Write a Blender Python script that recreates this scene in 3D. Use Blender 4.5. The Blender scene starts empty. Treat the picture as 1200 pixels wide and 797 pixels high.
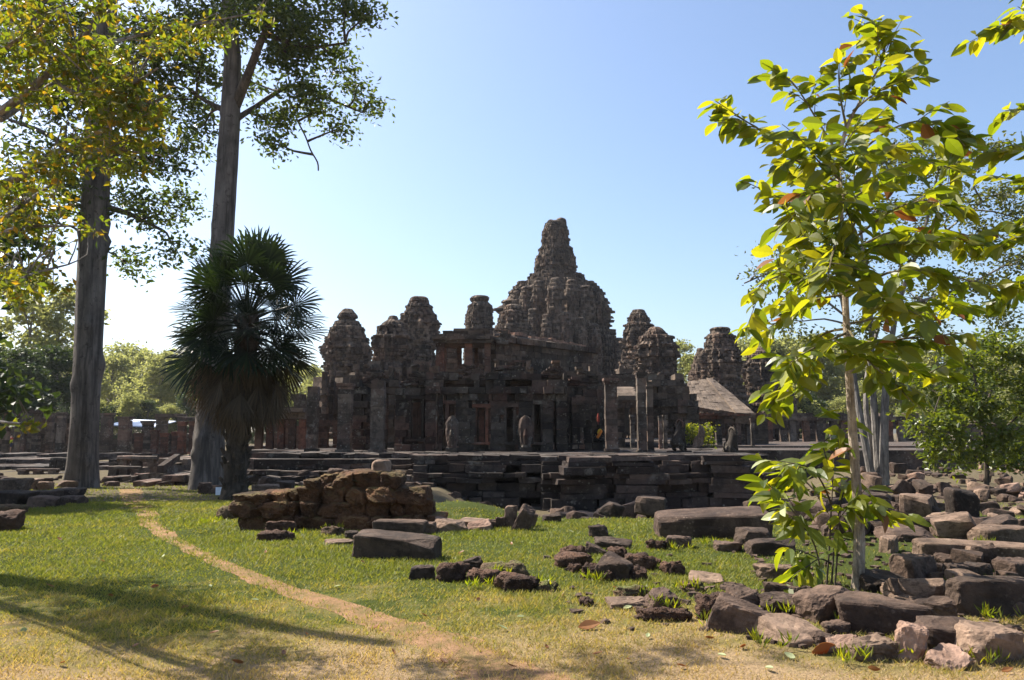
import bpy, math, random
import numpy as np
from mathutils import Vector, Matrix, noise as mnoise

# ------------------------------------------------------------------ camera, light, exposure
SC = bpy.context.scene
COL = SC.collection
R = math.radians
FPX = 913.0
PITCH = math.atan(106.5 / FPX)
EYE = 1.6
cam_d = bpy.data.cameras.new('camera')
cam = bpy.data.objects.new('camera', cam_d); COL.objects.link(cam)
cam.location = (0, 0, EYE)
cam.rotation_euler = (math.pi / 2 + PITCH, 0, 0)
cam_d.sensor_width = 36.0
cam_d.lens = FPX / 1200.0 * 36.0
cam_d.clip_start = 0.05
cam_d.clip_end = 3000
SC.camera = cam

SUN_AZ = R(61)      # to the left of the viewing direction
SUN_EL = R(49)
w = bpy.data.worlds.new('World'); SC.world = w
w.use_nodes = True
nt = w.node_tree
sky = nt.nodes.new('ShaderNodeTexSky'); sky.sky_type = 'NISHITA'
sky.sun_disc = False
sky.sun_elevation = SUN_EL
sky.sun_rotation = -SUN_AZ
sky.altitude = 0
sky.air_density = 1.0; sky.dust_density = 2.0; sky.ozone_density = 3.0
bg = nt.nodes['Background']
nt.links.new(sky.outputs[0], bg.inputs[0])
bg.inputs[1].default_value = 0.10
sl = bpy.data.lights.new('sun', 'SUN'); sl.energy = 5.0; sl.angle = R(0.53); sl.color = (1.0, 0.93, 0.82)
so = bpy.data.objects.new('sun', sl); COL.objects.link(so)
sdir = Vector((-math.sin(SUN_AZ) * math.cos(SUN_EL), math.cos(SUN_AZ) * math.cos(SUN_EL), math.sin(SUN_EL)))
so.rotation_euler = sdir.to_track_quat('Z', 'Y').to_euler()
so.location = (-40, 40, 60)
SC.view_settings.view_transform = 'Standard'
SC.view_settings.look = 'None'
SC.view_settings.exposure = 1.22
SC.view_settings.gamma = 1.0

# ------------------------------------------------------------------ placing helpers
CP, SP = math.cos(PITCH), math.sin(PITCH)
def P(px, py, Y):
    """world point at ground distance Y along the view line of a photograph pixel"""
    u = (px - 600.0) / FPX; v = (398.5 - py) / FPX
    t = Y / (CP - v * SP)
    return Vector((u * t, Y, EYE + t * (SP + v * CP)))
def sstep(a, b, x):
    t = np.clip((x - a) / (b - a), 0, 1)
    return t * t * (3 - 2 * t)
def gauss(x, y, cx, cy, sx, sy):
    return np.exp(-((x - cx) / sx) ** 2 - ((y - cy) / sy) ** 2)
def H(x, y):
    """height of the ground"""
    x = np.asarray(x, float); y = np.asarray(y, float)
    h = -0.024 * np.clip(y - 13.5, 0, 16)
    ang = x / np.maximum(y, 1.0)
    dip = sstep(14.8, 18.5, y) * (1 - sstep(60, 70, y)) * sstep(-0.10, -0.03, ang) * (1 - sstep(0.34, 0.42, ang))
    h = h - 0.85 * dip
    h = h + 0.34 * gauss(x, y, -0.9, 15.3, 1.1, 0.9) + 0.10 * gauss(x, y, -5.0, 12.7, 0.45, 0.35)
    h = h + 0.035 * np.sin(x * 0.9 + 0.5 * y) * np.sin(y * 0.7 - 0.3 * x) + 0.012 * np.sin(2.3 * x + 1.1) * np.sin(2.9 * y)
    return h
def h1(x, y): return float(H(x, y))
def G(px, py):
    """where the view line of a pixel meets the ground"""
    u = (px - 600.0) / FPX; v = (398.5 - py) / FPX
    d = Vector((u, CP - v * SP, SP + v * CP))
    t = 3.0
    for _ in range(400):
        p = d * t
        gap = EYE + p.z - h1(p.x, p.y)
        if gap <= 0.002 or t > 150: break
        t += max(0.006, 0.9 * gap)
    return Vector((p.x, p.y, h1(p.x, p.y)))

# ------------------------------------------------------------------ object helpers
ORG = {}
def tag(o, label=None, cat=None, group=None, kind=None):
    if label: o['label'] = label
    if cat: o['category'] = cat
    if group: o['group'] = group
    if kind: o['kind'] = kind
    return o
def thing(name, label, cat, loc=(0, 0, 0), group=None):
    o = bpy.data.objects.new(name, None); COL.objects.link(o)
    o.empty_display_size = 0.2
    o.location = loc; ORG[o.name] = Vector(loc)
    return tag(o, label, cat, group)
def link_mesh(name, me, mat, parent=None, loc=None):
    o = bpy.data.objects.new(name, me); COL.objects.link(o)
    if mat and not me.materials: me.materials.append(mat)
    if parent: o.parent = parent; ORG[o.name] = ORG[parent.name]
    if loc is not None: o.location = loc
    return o
def mesh_np(name, V, F, attr=None):
    """mesh from numpy arrays; F is (n,k) or a list of them"""
    me = bpy.data.meshes.new(name)
    V = np.asarray(V, np.float32)
    Fs = F if isinstance(F, list) else [F]
    Fs = [np.asarray(f, np.int32) for f in Fs if len(f)]
    me.vertices.add(len(V)); me.vertices.foreach_set('co', V.ravel())
    idx = np.concatenate([f.ravel() for f in Fs])
    tot = np.concatenate([np.full(len(f), f.shape[1], np.int32) for f in Fs])
    st = np.concatenate([[0], np.cumsum(tot)[:-1]]).astype(np.int32)
    me.loops.add(len(idx)); me.loops.foreach_set('vertex_index', idx)
    me.polygons.add(len(tot)); me.polygons.foreach_set('loop_start', st); me.polygons.foreach_set('loop_total', tot)
    me.polygons.foreach_set('use_smooth', np.zeros(len(tot), bool))
    me.update(calc_edges=True); me.validate()
    if attr is not None and len(attr) == len(me.polygons):
        a = me.attributes.new('blk', 'FLOAT', 'FACE'); a.data.foreach_set('value', np.asarray(attr, np.float32))
    return me
BOXF = np.array([[0, 3, 2, 1], [4, 5, 6, 7], [0, 1, 5, 4], [1, 2, 6, 5], [2, 3, 7, 6], [3, 0, 4, 7]])
class MB:
    """collects boxes, tubes and grids (world coordinates) for ONE mesh object"""
    def __init__(s, seed=0):
        s.V = []; s.Q = []; s.T = []; s.aq = []; s.at = []; s.n = 0; s.r = random.Random(seed)
    def verts(s, v):
        v = np.asarray(v, float).reshape(-1, 3); b = s.n; s.V.append(v); s.n += len(v); return b
    def quads(s, q, a=None):
        q = np.asarray(q).reshape(-1, 4); s.Q.append(q)
        s.aq.append(np.full(len(q), s.r.random() if a is None else a) if np.isscalar(a) or a is None else np.asarray(a))
    def tris(s, q, a=None):
        q = np.asarray(q).reshape(-1, 3); s.T.append(q)
        s.at.append(np.full(len(q), s.r.random() if a is None else a) if np.isscalar(a) or a is None else np.asarray(a))
    def box(s, c, d, rot=0.0, jit=0.0, taper=1.0, M=None):
        """box with centre c and size d, turned by rot about z, corners jittered"""
        x, y, z = d[0] / 2, d[1] / 2, d[2] / 2
        v = np.array([[-x, -y, -z], [x, -y, -z], [x, y, -z], [-x, y, -z], [-x, -y, z], [x, -y, z], [x, y, z], [-x, y, z]])
        v[4:, :2] *= taper
        if jit:
            v += np.array([[s.r.uniform(-jit, jit) for _ in range(3)] for _ in range(8)])
        if M is not None: v = v @ np.array(M.to_3x3()).T
        ca, sa = math.cos(rot), math.sin(rot)
        v = np.stack([v[:, 0] * ca - v[:, 1] * sa + c[0], v[:, 0] * sa + v[:, 1] * ca + c[1], v[:, 2] + c[2]], 1)
        b = s.verts(v); s.quads(BOXF + b)
    def hexa(s, pts):
        """any eight corners in box order"""
        b = s.verts([list(p) for p in pts]); s.quads(BOXF + b)
    def tube(s, pts, rad, n=8, wob=0.0, cap=True):
        pts = [Vector(p) for p in pts]; m = len(pts); rows = []
        up = Vector((0.31, 0.95, 0.05))
        for i, p in enumerate(pts):
            d = (pts[min(i + 1, m - 1)] - pts[max(i - 1, 0)]).normalized()
            a = d.cross(up)
            if a.length < 1e-3: a = d.cross(Vector((1, 0, 0)))
            a.normalize(); c = d.cross(a)
            for k in range(n):
                t = 2 * math.pi * k / n
                r = rad[i] * (1 + (s.r.uniform(-wob, wob) if wob else 0))
                q = p + a * (math.cos(t) * r) + c * (math.sin(t) * r); rows.append((q.x, q.y, q.z))
        b = s.verts(rows); q = []
        for i in range(m - 1):
            for k in range(n):
                k2 = (k + 1) % n
                q.append((b + i * n + k, b + i * n + k2, b + (i + 1) * n + k2, b + (i + 1) * n + k))
        s.quads(q)
        if cap:
            e = s.verts([tuple(pts[-1]), tuple(pts[0])])
            s.tris([(b + (m - 1) * n + k, b + (m - 1) * n + (k + 1) % n, e) for k in range(n)])
            s.tris([(b + (k + 1) % n, b + k, e + 1) for k in range(n)])
    def grid(s, A, closed=False, a=None):
        """A is (rows, cols, 3)"""
        r, c = A.shape[:2]; b = s.verts(A.reshape(-1, 3))
        i, j = np.meshgrid(np.arange(r - 1), np.arange(c if closed else c - 1), indexing='ij')
        j2 = (j + 1) % c
        s.quads(np.stack([b + i * c + j, b + i * c + j2, b + (i + 1) * c + j2, b + (i + 1) * c + j], -1).reshape(-1, 4), a)
    def mesh(s, name, org=(0, 0, 0)):
        V = np.concatenate(s.V) - np.array(org)
        F = []; A = []
        if s.Q: F.append(np.concatenate(s.Q)); A.append(np.concatenate(s.aq))
        if s.T: F.append(np.concatenate(s.T)); A.append(np.concatenate(s.at))
        return mesh_np(name, V, F, np.concatenate(A))
    def build(s, name, mat, parent=None, loc=None, smooth=False):
        org = ORG[parent.name] if parent else (loc if loc is not None else (0, 0, 0))
        me = s.mesh(name, org)
        if smooth: me.polygons.foreach_set('use_smooth', [True] * len(me.polygons))
        o = link_mesh(name, me, mat, parent)
        if not parent: o.location = org; ORG[o.name] = Vector(org)
        return o
def copy_tree(o, parent=None):
    c = o.copy(); COL.objects.link(c)
    if parent: c.parent = parent
    for ch in list(o.children): copy_tree(ch, c)
    return c

# ------------------------------------------------------------------ materials
def new_mat(name):
    m = bpy.data.materials.new(name); m.use_nodes = True
    n = m.node_tree.nodes; n.clear()
    out = n.new('ShaderNodeOutputMaterial')
    return m, m.node_tree, out
def N(t, typ, **kw):
    n = t.nodes.new(typ)
    for k, v in kw.items(): setattr(n, k, v)
    return n
def ramp(t, fac, stops):
    r = N(t, 'ShaderNodeValToRGB'); e = r.color_ramp.elements
    while len(e) < len(stops): e.new(0.5)
    for i, (p, c) in enumerate(stops):
        e[i].position = p; e[i].color = (c[0], c[1], c[2], 1) if not np.isscalar(c) else (c, c, c, 1)
    t.links.new(fac, r.inputs[0]); return r.outputs[0]
def mixc(t, fac, a, b, typ='MIX'):
    m = N(t, 'ShaderNodeMix', data_type='RGBA', blend_type=typ)
    for k, v in ((0, fac), (6, a), (7, b)):
        if hasattr(v, 'is_linked') or hasattr(v, 'links'): t.links.new(v, m.inputs[k])
        elif np.isscalar(v): m.inputs[k].default_value = v
        else: m.inputs[k].default_value = (v[0], v[1], v[2], 1)
    return m.outputs[2]
def mth(t, op, a, b=0.0, c=None):
    m = N(t, 'ShaderNodeMath', operation=op)
    for k, v in ((0, a), (1, b), (2, c)):
        if v is None: continue
        if np.isscalar(v): m.inputs[k].default_value = v
        else: t.links.new(v, m.inputs[k])
    return m.outputs[0]
def nz(t, vec, scale, detail=6, rough=0.6, out=0):
    n = N(t, 'ShaderNodeTexNoise'); n.inputs['Scale'].default_value = scale; n.inputs['Detail'].default_value = detail
    n.inputs['Roughness'].default_value = rough; t.links.new(vec, n.inputs['Vector']); return n.outputs[out]
def coords(t):
    """object coordinates shifted per object so copies differ"""
    tc = N(t, 'ShaderNodeTexCoord'); oi = N(t, 'ShaderNodeObjectInfo')
    m = N(t, 'ShaderNodeVectorMath', operation='SCALE'); cx = N(t, 'ShaderNodeCombineXYZ')
    for k in range(3): t.links.new(oi.outputs['Random'], cx.inputs[k])
    t.links.new(cx.outputs[0], m.inputs[0]); m.inputs['Scale'].default_value = 37.0
    a = N(t, 'ShaderNodeVectorMath', operation='ADD')
    t.links.new(tc.outputs['Object'], a.inputs[0]); t.links.new(m.outputs[0], a.inputs[1])
    return a.outputs[0], oi.outputs['Random']
def stone_mat(name, dark, mid, lichen, scale=1.0, lich=0.5, bump=0.6, red=None, redamt=0.0, blk=0.5, moss=None, pits=0.0, stain=0.55):
    m, t, out = new_mat(name)
    v, rnd = coords(t)
    n1 = nz(t, v, 0.7 * scale, 7, 0.65)
    n2 = nz(t, v, 5.0 * scale, 8, 0.7)
    n3 = nz(t, v, 1.7 * scale, 9, 0.75)
    c = ramp(t, n1, [(0.35, dark), (0.62, mid)])
    if red:
        c = mixc(t, mth(t, 'MULTIPLY', ramp(t, nz(t, v, 0.45 * scale, 4, 0.5, 0), [(0.5, 0), (0.62, 1)]), redamt), c, red)
    at = N(t, 'ShaderNodeAttribute', attribute_name='blk')
    k = mth(t, 'MULTIPLY_ADD', at.outputs['Fac'], blk, 1.0 - blk * 0.5)
    k2 = mth(t, 'MULTIPLY_ADD', rnd, 0.35, 0.82)
    k = mth(t, 'MULTIPLY', k, k2)
    k = mth(t, 'MULTIPLY', k, mth(t, 'MULTIPLY_ADD', n2, 1.1, 0.45))
    cc = N(t, 'ShaderNodeVectorMath', operation='SCALE'); t.links.new(c, cc.inputs[0]); t.links.new(k, cc.inputs['Scale'])
    c = mixc(t, mth(t, 'MULTIPLY', ramp(t, n3, [(0.56, 0), (0.63, 1)]), lich), cc.outputs[0], lichen)
    vs_ = N(t, 'ShaderNodeTexVoronoi'); vs_.inputs['Scale'].default_value = 6.5 * scale; vs_.inputs['Randomness'].default_value = 1.0; t.links.new(v, vs_.inputs['Vector'])
    spot = mth(t, 'MULTIPLY', ramp(t, mth(t, 'ADD', vs_.outputs['Distance'], mth(t, 'MULTIPLY', nz(t, v, 18 * scale, 4, 0.7), 0.35)), [(0.36, 1), (0.42, 0)]), ramp(t, nz(t, v, 1.3 * scale, 4, 0.6), [(0.48, 0), (0.58, 1)]))
    c = mixc(t, mth(t, 'MULTIPLY', spot, min(1.0, lich * 1.2)), c, tuple(min(.5, k_ * 1.25) for k_ in lichen))
    if moss:
        geo = N(t, 'ShaderNodeNewGeometry'); sx = N(t, 'ShaderNodeSeparateXYZ'); t.links.new(geo.outputs['Normal'], sx.inputs[0])
        up = mth(t, 'MULTIPLY', ramp(t, sx.outputs[2], [(0.35, 0), (0.75, 1)]), ramp(t, nz(t, v, 2.2, 5, 0.6), [(0.42, 0), (0.6, 1)]))
        c = mixc(t, mth(t, 'MULTIPLY', up, moss[1]), c, moss[0])
    c = mixc(t, mth(t, 'MULTIPLY', ramp(t, nz(t, v, 2.6 * scale, 9, 0.72), [(0.50, 0), (0.60, 1)]), stain), c, tuple(k_ * 0.45 for k_ in dark))
    b = N(t, 'ShaderNodeBsdfPrincipled'); b.inputs['Roughness'].default_value = 0.9
    b.inputs['Specular IOR Level'].default_value = 0.25
    t.links.new(c, b.inputs['Base Color'])
    hgt = mth(t, 'ADD', n2, mth(t, 'MULTIPLY', nz(t, v, 22 * scale, 6, 0.7), 0.45))
    if pits:
        vo = N(t, 'ShaderNodeTexVoronoi'); vo.inputs['Scale'].default_value = 16 * scale; t.links.new(v, vo.inputs['Vector'])
        hgt = mth(t, 'ADD', hgt, mth(t, 'MULTIPLY', ramp(t, vo.outputs['Distance'], [(0.1, 0), (0.5, 1)]), pits))
    bp = N(t, 'ShaderNodeBump'); bp.inputs['Strength'].default_value = bump; bp.inputs['Distance'].default_value = 0.06 / scale
    t.links.new(hgt, bp.inputs['Height']); t.links.new(bp.outputs[0], b.inputs['Normal'])
    t.links.new(b.outputs[0], out.inputs[0]); return m
M = {}
M['temple'] = stone_mat('temple stone', (0.040, 0.030, 0.023), (0.123, 0.089, 0.062), (0.228, 0.201, 0.155), 0.6, 0.5, 0.9, (0.146, 0.076, 0.047), 0.3, 1.1)
M['far_temple'] = stone_mat('tower stone', (0.061, 0.045, 0.034), (0.147, 0.106, 0.075), (0.212, 0.178, 0.144), 0.7, 0.6, 0.9, (0.155, 0.085, 0.055), 0.3, 1.2)
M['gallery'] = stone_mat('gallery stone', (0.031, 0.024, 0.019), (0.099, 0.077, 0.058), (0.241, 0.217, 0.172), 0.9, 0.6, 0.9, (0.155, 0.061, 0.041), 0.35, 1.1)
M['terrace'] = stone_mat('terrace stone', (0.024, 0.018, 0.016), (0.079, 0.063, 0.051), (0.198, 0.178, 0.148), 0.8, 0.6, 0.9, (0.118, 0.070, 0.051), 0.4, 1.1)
M['redpillar'] = stone_mat('reddish pillar stone', (0.052, 0.031, 0.022), (0.167, 0.088, 0.056), (0.181, 0.165, 0.137), 0.9, 0.45, 0.8, (0.237, 0.080, 0.043), 0.6, 0.6)
M['pillar'] = stone_mat('pillar stone', (0.042, 0.034, 0.027), (0.147, 0.113, 0.086), (0.274, 0.247, 0.205), 0.9, 0.6, 0.8, (0.232, 0.089, 0.053), 0.22, 1.1)
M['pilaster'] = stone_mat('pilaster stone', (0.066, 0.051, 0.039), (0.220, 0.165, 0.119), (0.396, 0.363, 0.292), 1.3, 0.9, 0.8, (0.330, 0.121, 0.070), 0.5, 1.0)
M['roof'] = stone_mat('roof stone', (0.099, 0.073, 0.055), (0.178, 0.133, 0.097), (0.208, 0.175, 0.135), 1.2, 0.3, 0.9, None, 0, 0.5)
M['ridge'] = stone_mat('roof ridge stone', (0.16, 0.10, 0.07), (0.42, 0.24, 0.16), (0.36, 0.3, 0.24), 1.2, 0.3, 0.9, None, 0, 0.5)
M['sand'] = stone_mat('dark sandstone', (0.042, 0.027, 0.020), (0.130, 0.084, 0.060), (0.182, 0.132, 0.099), 2.2, 0.4, 0.8, None, 0, 0.1)
M['rubble'] = stone_mat('rubble sandstone', (0.027, 0.019, 0.014), (0.092, 0.061, 0.044), (0.147, 0.111, 0.085), 1.8, 0.4, 0.8, None, 0, 0.2)
M['pink'] = stone_mat('pale pink sandstone', (0.165, 0.098, 0.068), (0.345, 0.225, 0.165), (0.270, 0.210, 0.165), 2.2, 0.4, 0.6, None, 0, 0.1)
M['pale'] = stone_mat('pale grey sandstone', (0.088, 0.058, 0.040), (0.239, 0.160, 0.111), (0.301, 0.220, 0.154), 2.5, 0.4, 0.6, None, 0, 0.1)
M['lat'] = stone_mat('laterite', (0.030, 0.017, 0.012), (0.115, 0.063, 0.040), (0.145, 0.098, 0.064), 3.0, 0.25, 1.0, None, 0, 0.2, None, 0.9)
M['lat_wall'] = stone_mat('old laterite wall', (0.037, 0.017, 0.009), (0.129, 0.060, 0.027), (0.162, 0.096, 0.044), 1.6, 0.35, 1.0, None, 0, 0.5, ((0.113, 0.096, 0.022), 0.55), 0.5)
M['mossy'] = stone_mat('mossy laterite', (0.05, 0.034, 0.02), (0.15, 0.095, 0.055), (0.2, 0.16, 0.08), 3.0, 0.3, 1.0, None, 0, 0.2, ((0.11, 0.13, 0.03), 0.8), 0.8)

def leaf_mat(name, cols, trans=0.45, tcol=None, gloss=0.35, rough=0.45):
    """cols: colour ramp over the leaves; tcol: colour of the light through the leaf"""
    m, t, out = new_mat(name)
    g = N(t, 'ShaderNodeNewGeometry')
    n = len(cols)
    c = ramp(t, g.outputs['Random Per Island'], [(i / max(1, n - 1), k) for i, k in enumerate(cols)])
    b = N(t, 'ShaderNodeBsdfPrincipled'); b.inputs['Roughness'].default_value = rough
    b.inputs['Specular IOR Level'].default_value = gloss
    t.links.new(c, b.inputs['Base Color'])
    tr = N(t, 'ShaderNodeBsdfTranslucent')
    tc = mixc(t, 1.0, c, tcol or (1.9, 1.7, 0.6), 'MULTIPLY')
    t.links.new(tc, tr.inputs[0])
    mx = N(t, 'ShaderNodeMixShader'); mx.inputs[0].default_value = trans
    t.links.new(b.outputs[0], mx.inputs[1]); t.links.new(tr.outputs[0], mx.inputs[2])
    t.links.new(mx.outputs[0], out.inputs[0]); return m
M['leaf_big'] = leaf_mat('big leaves', [(0.06, 0.09, 0.012), (0.10, 0.135, 0.015), (0.15, 0.17, 0.02), (0.18, 0.18, 0.02), (0.08, 0.115, 0.012), (0.12, 0.15, 0.018)], 0.58, (2.7, 2.4, 0.5), 0.5, 0.4)
M['leaf_dead'] = leaf_mat('dead orange leaves', [(0.20, 0.075, 0.025), (0.27, 0.12, 0.04), (0.15, 0.08, 0.04)], 0.35, (1.6, 1.3, 0.9))
M['leaf_pale'] = leaf_mat('pale leaf undersides', [(0.40, 0.42, 0.24), (0.34, 0.38, 0.18)], 0.3, (1.2, 1.2, 0.8))
M['leaf_giant'] = leaf_mat('giant tree leaves', [(0.022, 0.038, 0.012), (0.04, 0.065, 0.014), (0.055, 0.08, 0.016), (0.08, 0.105, 0.018), (0.03, 0.052, 0.012)], 0.52, (2.5, 2.3, 0.7), 0.6, 0.4)
M['leaf_yellow'] = leaf_mat('turning leaves', [(0.05, 0.08, 0.012), (0.08, 0.10, 0.014), (0.11, 0.12, 0.016), (0.06, 0.085, 0.012), (0.24, 0.13, 0.018), (0.09, 0.11, 0.016), (0.14, 0.125, 0.018), (0.07, 0.09, 0.013), (0.17, 0.13, 0.018)], 0.55, (2.1, 2.2, 0.6), 0.6, 0.4)
M['leaf_thin'] = leaf_mat('thin crown leaves', [(0.045, 0.06, 0.014), (0.075, 0.09, 0.018), (0.11, 0.12, 0.022), (0.055, 0.07, 0.015)], 0.5, (2.0, 1.8, 0.6), 0.5)
M['leaf_bush'] = leaf_mat('bushy tree leaves', [(0.045, 0.07, 0.01), (0.085, 0.115, 0.014), (0.14, 0.16, 0.02), (0.065, 0.095, 0.012)], 0.5, (2.0, 1.9, 0.5), 0.6, 0.4)
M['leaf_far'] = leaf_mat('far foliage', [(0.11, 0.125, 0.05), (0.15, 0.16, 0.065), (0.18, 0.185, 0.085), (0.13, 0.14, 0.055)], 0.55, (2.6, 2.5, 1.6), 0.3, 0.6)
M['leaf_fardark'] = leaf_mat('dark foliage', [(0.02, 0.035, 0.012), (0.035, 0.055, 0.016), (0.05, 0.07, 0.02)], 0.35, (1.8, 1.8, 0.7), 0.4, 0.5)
M['palm'] = leaf_mat('palm fronds', [(0.010, 0.018, 0.009), (0.016, 0.028, 0.012), (0.026, 0.04, 0.014)], 0.2, (1.8, 1.9, 0.6), 0.3, 0.5)
M['palm_dead'] = leaf_mat('dead palm fronds', [(0.06, 0.045, 0.028), (0.10, 0.072, 0.042), (0.045, 0.034, 0.024)], 0.15, (1.4, 1.2, 0.8), 0.2, 0.7)

def bark_mat(name, a, b_, scale=3.0, stretch=0.25, spots=None):
    m, t, out = new_mat(name)
    tc = N(t, 'ShaderNodeTexCoord'); mp = N(t, 'ShaderNodeMapping'); mp.inputs['Scale'].default_value = (1, 1, stretch)
    t.links.new(tc.outputs['Object'], mp.inputs[0])
    n1 = nz(t, mp.outputs[0], scale, 8, 0.65); n2 = nz(t, tc.outputs['Object'], scale * 0.5, 5, 0.6)
    c = ramp(t, mth(t, 'ADD', mth(t, 'MULTIPLY', n1, 0.7), mth(t, 'MULTIPLY', n2, 0.3)), [(0.36, a), (0.62, b_)])
    mp2 = N(t, 'ShaderNodeMapping'); mp2.inputs['Scale'].default_value = (1, 1, 0.06); t.links.new(tc.outputs['Object'], mp2.inputs[0])
    c = mixc(t, ramp(t, nz(t, mp2.outputs[0], scale * 2.5, 6, 0.7), [(0.48, 0), (0.62, 0.75)]), c, tuple(k * 0.55 for k in a))
    if spots: c = mixc(t, ramp(t, nz(t, tc.outputs['Object'], scale * 1.6, 6, 0.7), [(0.58, 0), (0.64, 0.7)]), c, spots)
    b = N(t, 'ShaderNodeBsdfPrincipled'); b.inputs['Roughness'].default_value = 0.85; b.inputs['Specular IOR Level'].default_value = 0.2
    t.links.new(c, b.inputs['Base Color'])
    bp = N(t, 'ShaderNodeBump'); bp.inputs['Strength'].default_value = 1.0; bp.inputs['Distance'].default_value = 0.07
    t.links.new(n1, bp.inputs['Height']); t.links.new(bp.outputs[0], b.inputs['Normal'])
    t.links.new(b.outputs[0], out.inputs[0]); return m
M['bark_giant'] = bark_mat('pale giant bark', (0.065, 0.055, 0.047), (0.20, 0.172, 0.15), 2.4, 0.3, (0.04, 0.033, 0.028))
M['bark_dark'] = bark_mat('dark bark', (0.045, 0.036, 0.028), (0.13, 0.10, 0.075), 4, 0.25)
M['bark_young'] = bark_mat('mottled young bark', (0.20, 0.15, 0.11), (0.52, 0.43, 0.33), 11, 0.6, (0.16, 0.12, 0.09))
M['bark_grey'] = bark_mat('grey bark', (0.10, 0.09, 0.08), (0.28, 0.25, 0.22), 5, 0.4)
M['bark_palm'] = bark_mat('palm trunk', (0.03, 0.024, 0.018), (0.09, 0.068, 0.05), 5, 1.2)
M['twig'] = bark_mat('green twig', (0.12, 0.10, 0.05), (0.24, 0.2, 0.11), 12, 0.4)

def plain(name, col, rough=0.8, trans=0.0):
    m, t, out = new_mat(name)
    tc = N(t, 'ShaderNodeTexCoord')
    c = mixc(t, ramp(t, nz(t, tc.outputs['Object'], 9, 5, 0.6), [(0.3, 0), (0.7, 1)]), tuple(k * 0.8 for k in col), tuple(min(1, k * 1.12) for k in col))
    b = N(t, 'ShaderNodeBsdfPrincipled'); b.inputs['Roughness'].default_value = rough
    t.links.new(c, b.inputs['Base Color']); t.links.new(b.outputs[0], out.inputs[0]); return m
M['orange_cloth'] = plain('orange cloth', (0.75, 0.22, 0.02)); M['yellow_cloth'] = plain('yellow cloth', (0.75, 0.48, 0.03))
M['red_cloth'] = plain('red cloth', (0.3, 0.04, 0.02)); M['blue_cloth'] = plain('blue cloth', (0.06, 0.14, 0.42)); M['navy'] = plain('navy cloth', (0.03, 0.035, 0.09))
M['skin'] = plain('skin', (0.42, 0.25, 0.17)); M['hair'] = plain('hair', (0.025, 0.018, 0.014)); M['white'] = plain('white plate', (0.78, 0.8, 0.82), 0.5)
M['tarp'] = plain('pale tarpaulin', (0.62, 0.68, 0.78), 0.5)

# ground and path materials
def ground_mat():
    m, t, out = new_mat('lawn soil')
    tc = N(t, 'ShaderNodeTexCoord'); v = tc.outputs['Object']
    sx = N(t, 'ShaderNodeSeparateXYZ'); t.links.new(v, sx.inputs[0])
    n1 = nz(t, v, 0.55, 6, 0.65); n2 = nz(t, v, 6, 8, 0.7); n3 = nz(t, v, 40, 5, 0.7)
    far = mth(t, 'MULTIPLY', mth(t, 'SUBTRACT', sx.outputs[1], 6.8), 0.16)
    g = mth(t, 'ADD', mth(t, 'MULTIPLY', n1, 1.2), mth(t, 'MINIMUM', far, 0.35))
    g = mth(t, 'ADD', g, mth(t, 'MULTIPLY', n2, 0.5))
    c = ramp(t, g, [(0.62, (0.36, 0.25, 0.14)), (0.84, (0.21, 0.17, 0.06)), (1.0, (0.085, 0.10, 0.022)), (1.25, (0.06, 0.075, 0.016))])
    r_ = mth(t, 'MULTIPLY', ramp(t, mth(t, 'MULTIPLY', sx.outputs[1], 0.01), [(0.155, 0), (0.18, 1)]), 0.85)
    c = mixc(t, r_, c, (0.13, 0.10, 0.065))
    cc = N(t, 'ShaderNodeVectorMath', operation='SCALE'); t.links.new(c, cc.inputs[0]); t.links.new(mth(t, 'MULTIPLY_ADD', n3, 0.9, 0.55), cc.inputs['Scale'])
    b = N(t, 'ShaderNodeBsdfPrincipled'); b.inputs['Roughness'].default_value = 1.0; b.inputs['Specular IOR Level'].default_value = 0.1
    t.links.new(cc.outputs[0], b.inputs['Base Color'])
    bp = N(t, 'ShaderNodeBump'); bp.inputs['Strength'].default_value = 0.9; bp.inputs['Distance'].default_value = 0.05
    t.links.new(mth(t, 'ADD', n2, n3), bp.inputs['Height']); t.links.new(bp.outputs[0], b.inputs['Normal'])
    t.links.new(b.outputs[0], out.inputs[0]); return m
M['ground'] = ground_mat()
def path_mat():
    m, t, out = new_mat('trodden sand')
    tc = N(t, 'ShaderNodeTexCoord'); v = tc.outputs['Object']
    n1 = nz(t, v, 2.5, 7, 0.7); n3 = nz(t, v, 45, 6, 0.75)
    c = ramp(t, n1, [(0.35, (0.15, 0.12, 0.045)), (0.53, (0.27, 0.16, 0.085)), (0.75, (0.40, 0.24, 0.14))])
    cc = N(t, 'ShaderNodeVectorMath', operation='SCALE'); t.links.new(c, cc.inputs[0]); t.links.new(mth(t, 'MULTIPLY_ADD', n3, 0.8, 0.6), cc.inputs['Scale'])
    b = N(t, 'ShaderNodeBsdfPrincipled'); b.inputs['Roughness'].default_value = 1.0; b.inputs['Specular IOR Level'].default_value = 0.1
    t.links.new(cc.outputs[0], b.inputs['Base Color'])
    bp = N(t, 'ShaderNodeBump'); bp.inputs['Strength'].default_value = 0.8; bp.inputs['Distance'].default_value = 0.03
    t.links.new(mth(t, 'ADD', n1, n3), bp.inputs['Height']); t.links.new(bp.outputs[0], b.inputs['Normal'])
    t.links.new(b.outputs[0], out.inputs[0]); return m
M['path'] = path_mat()
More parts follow.
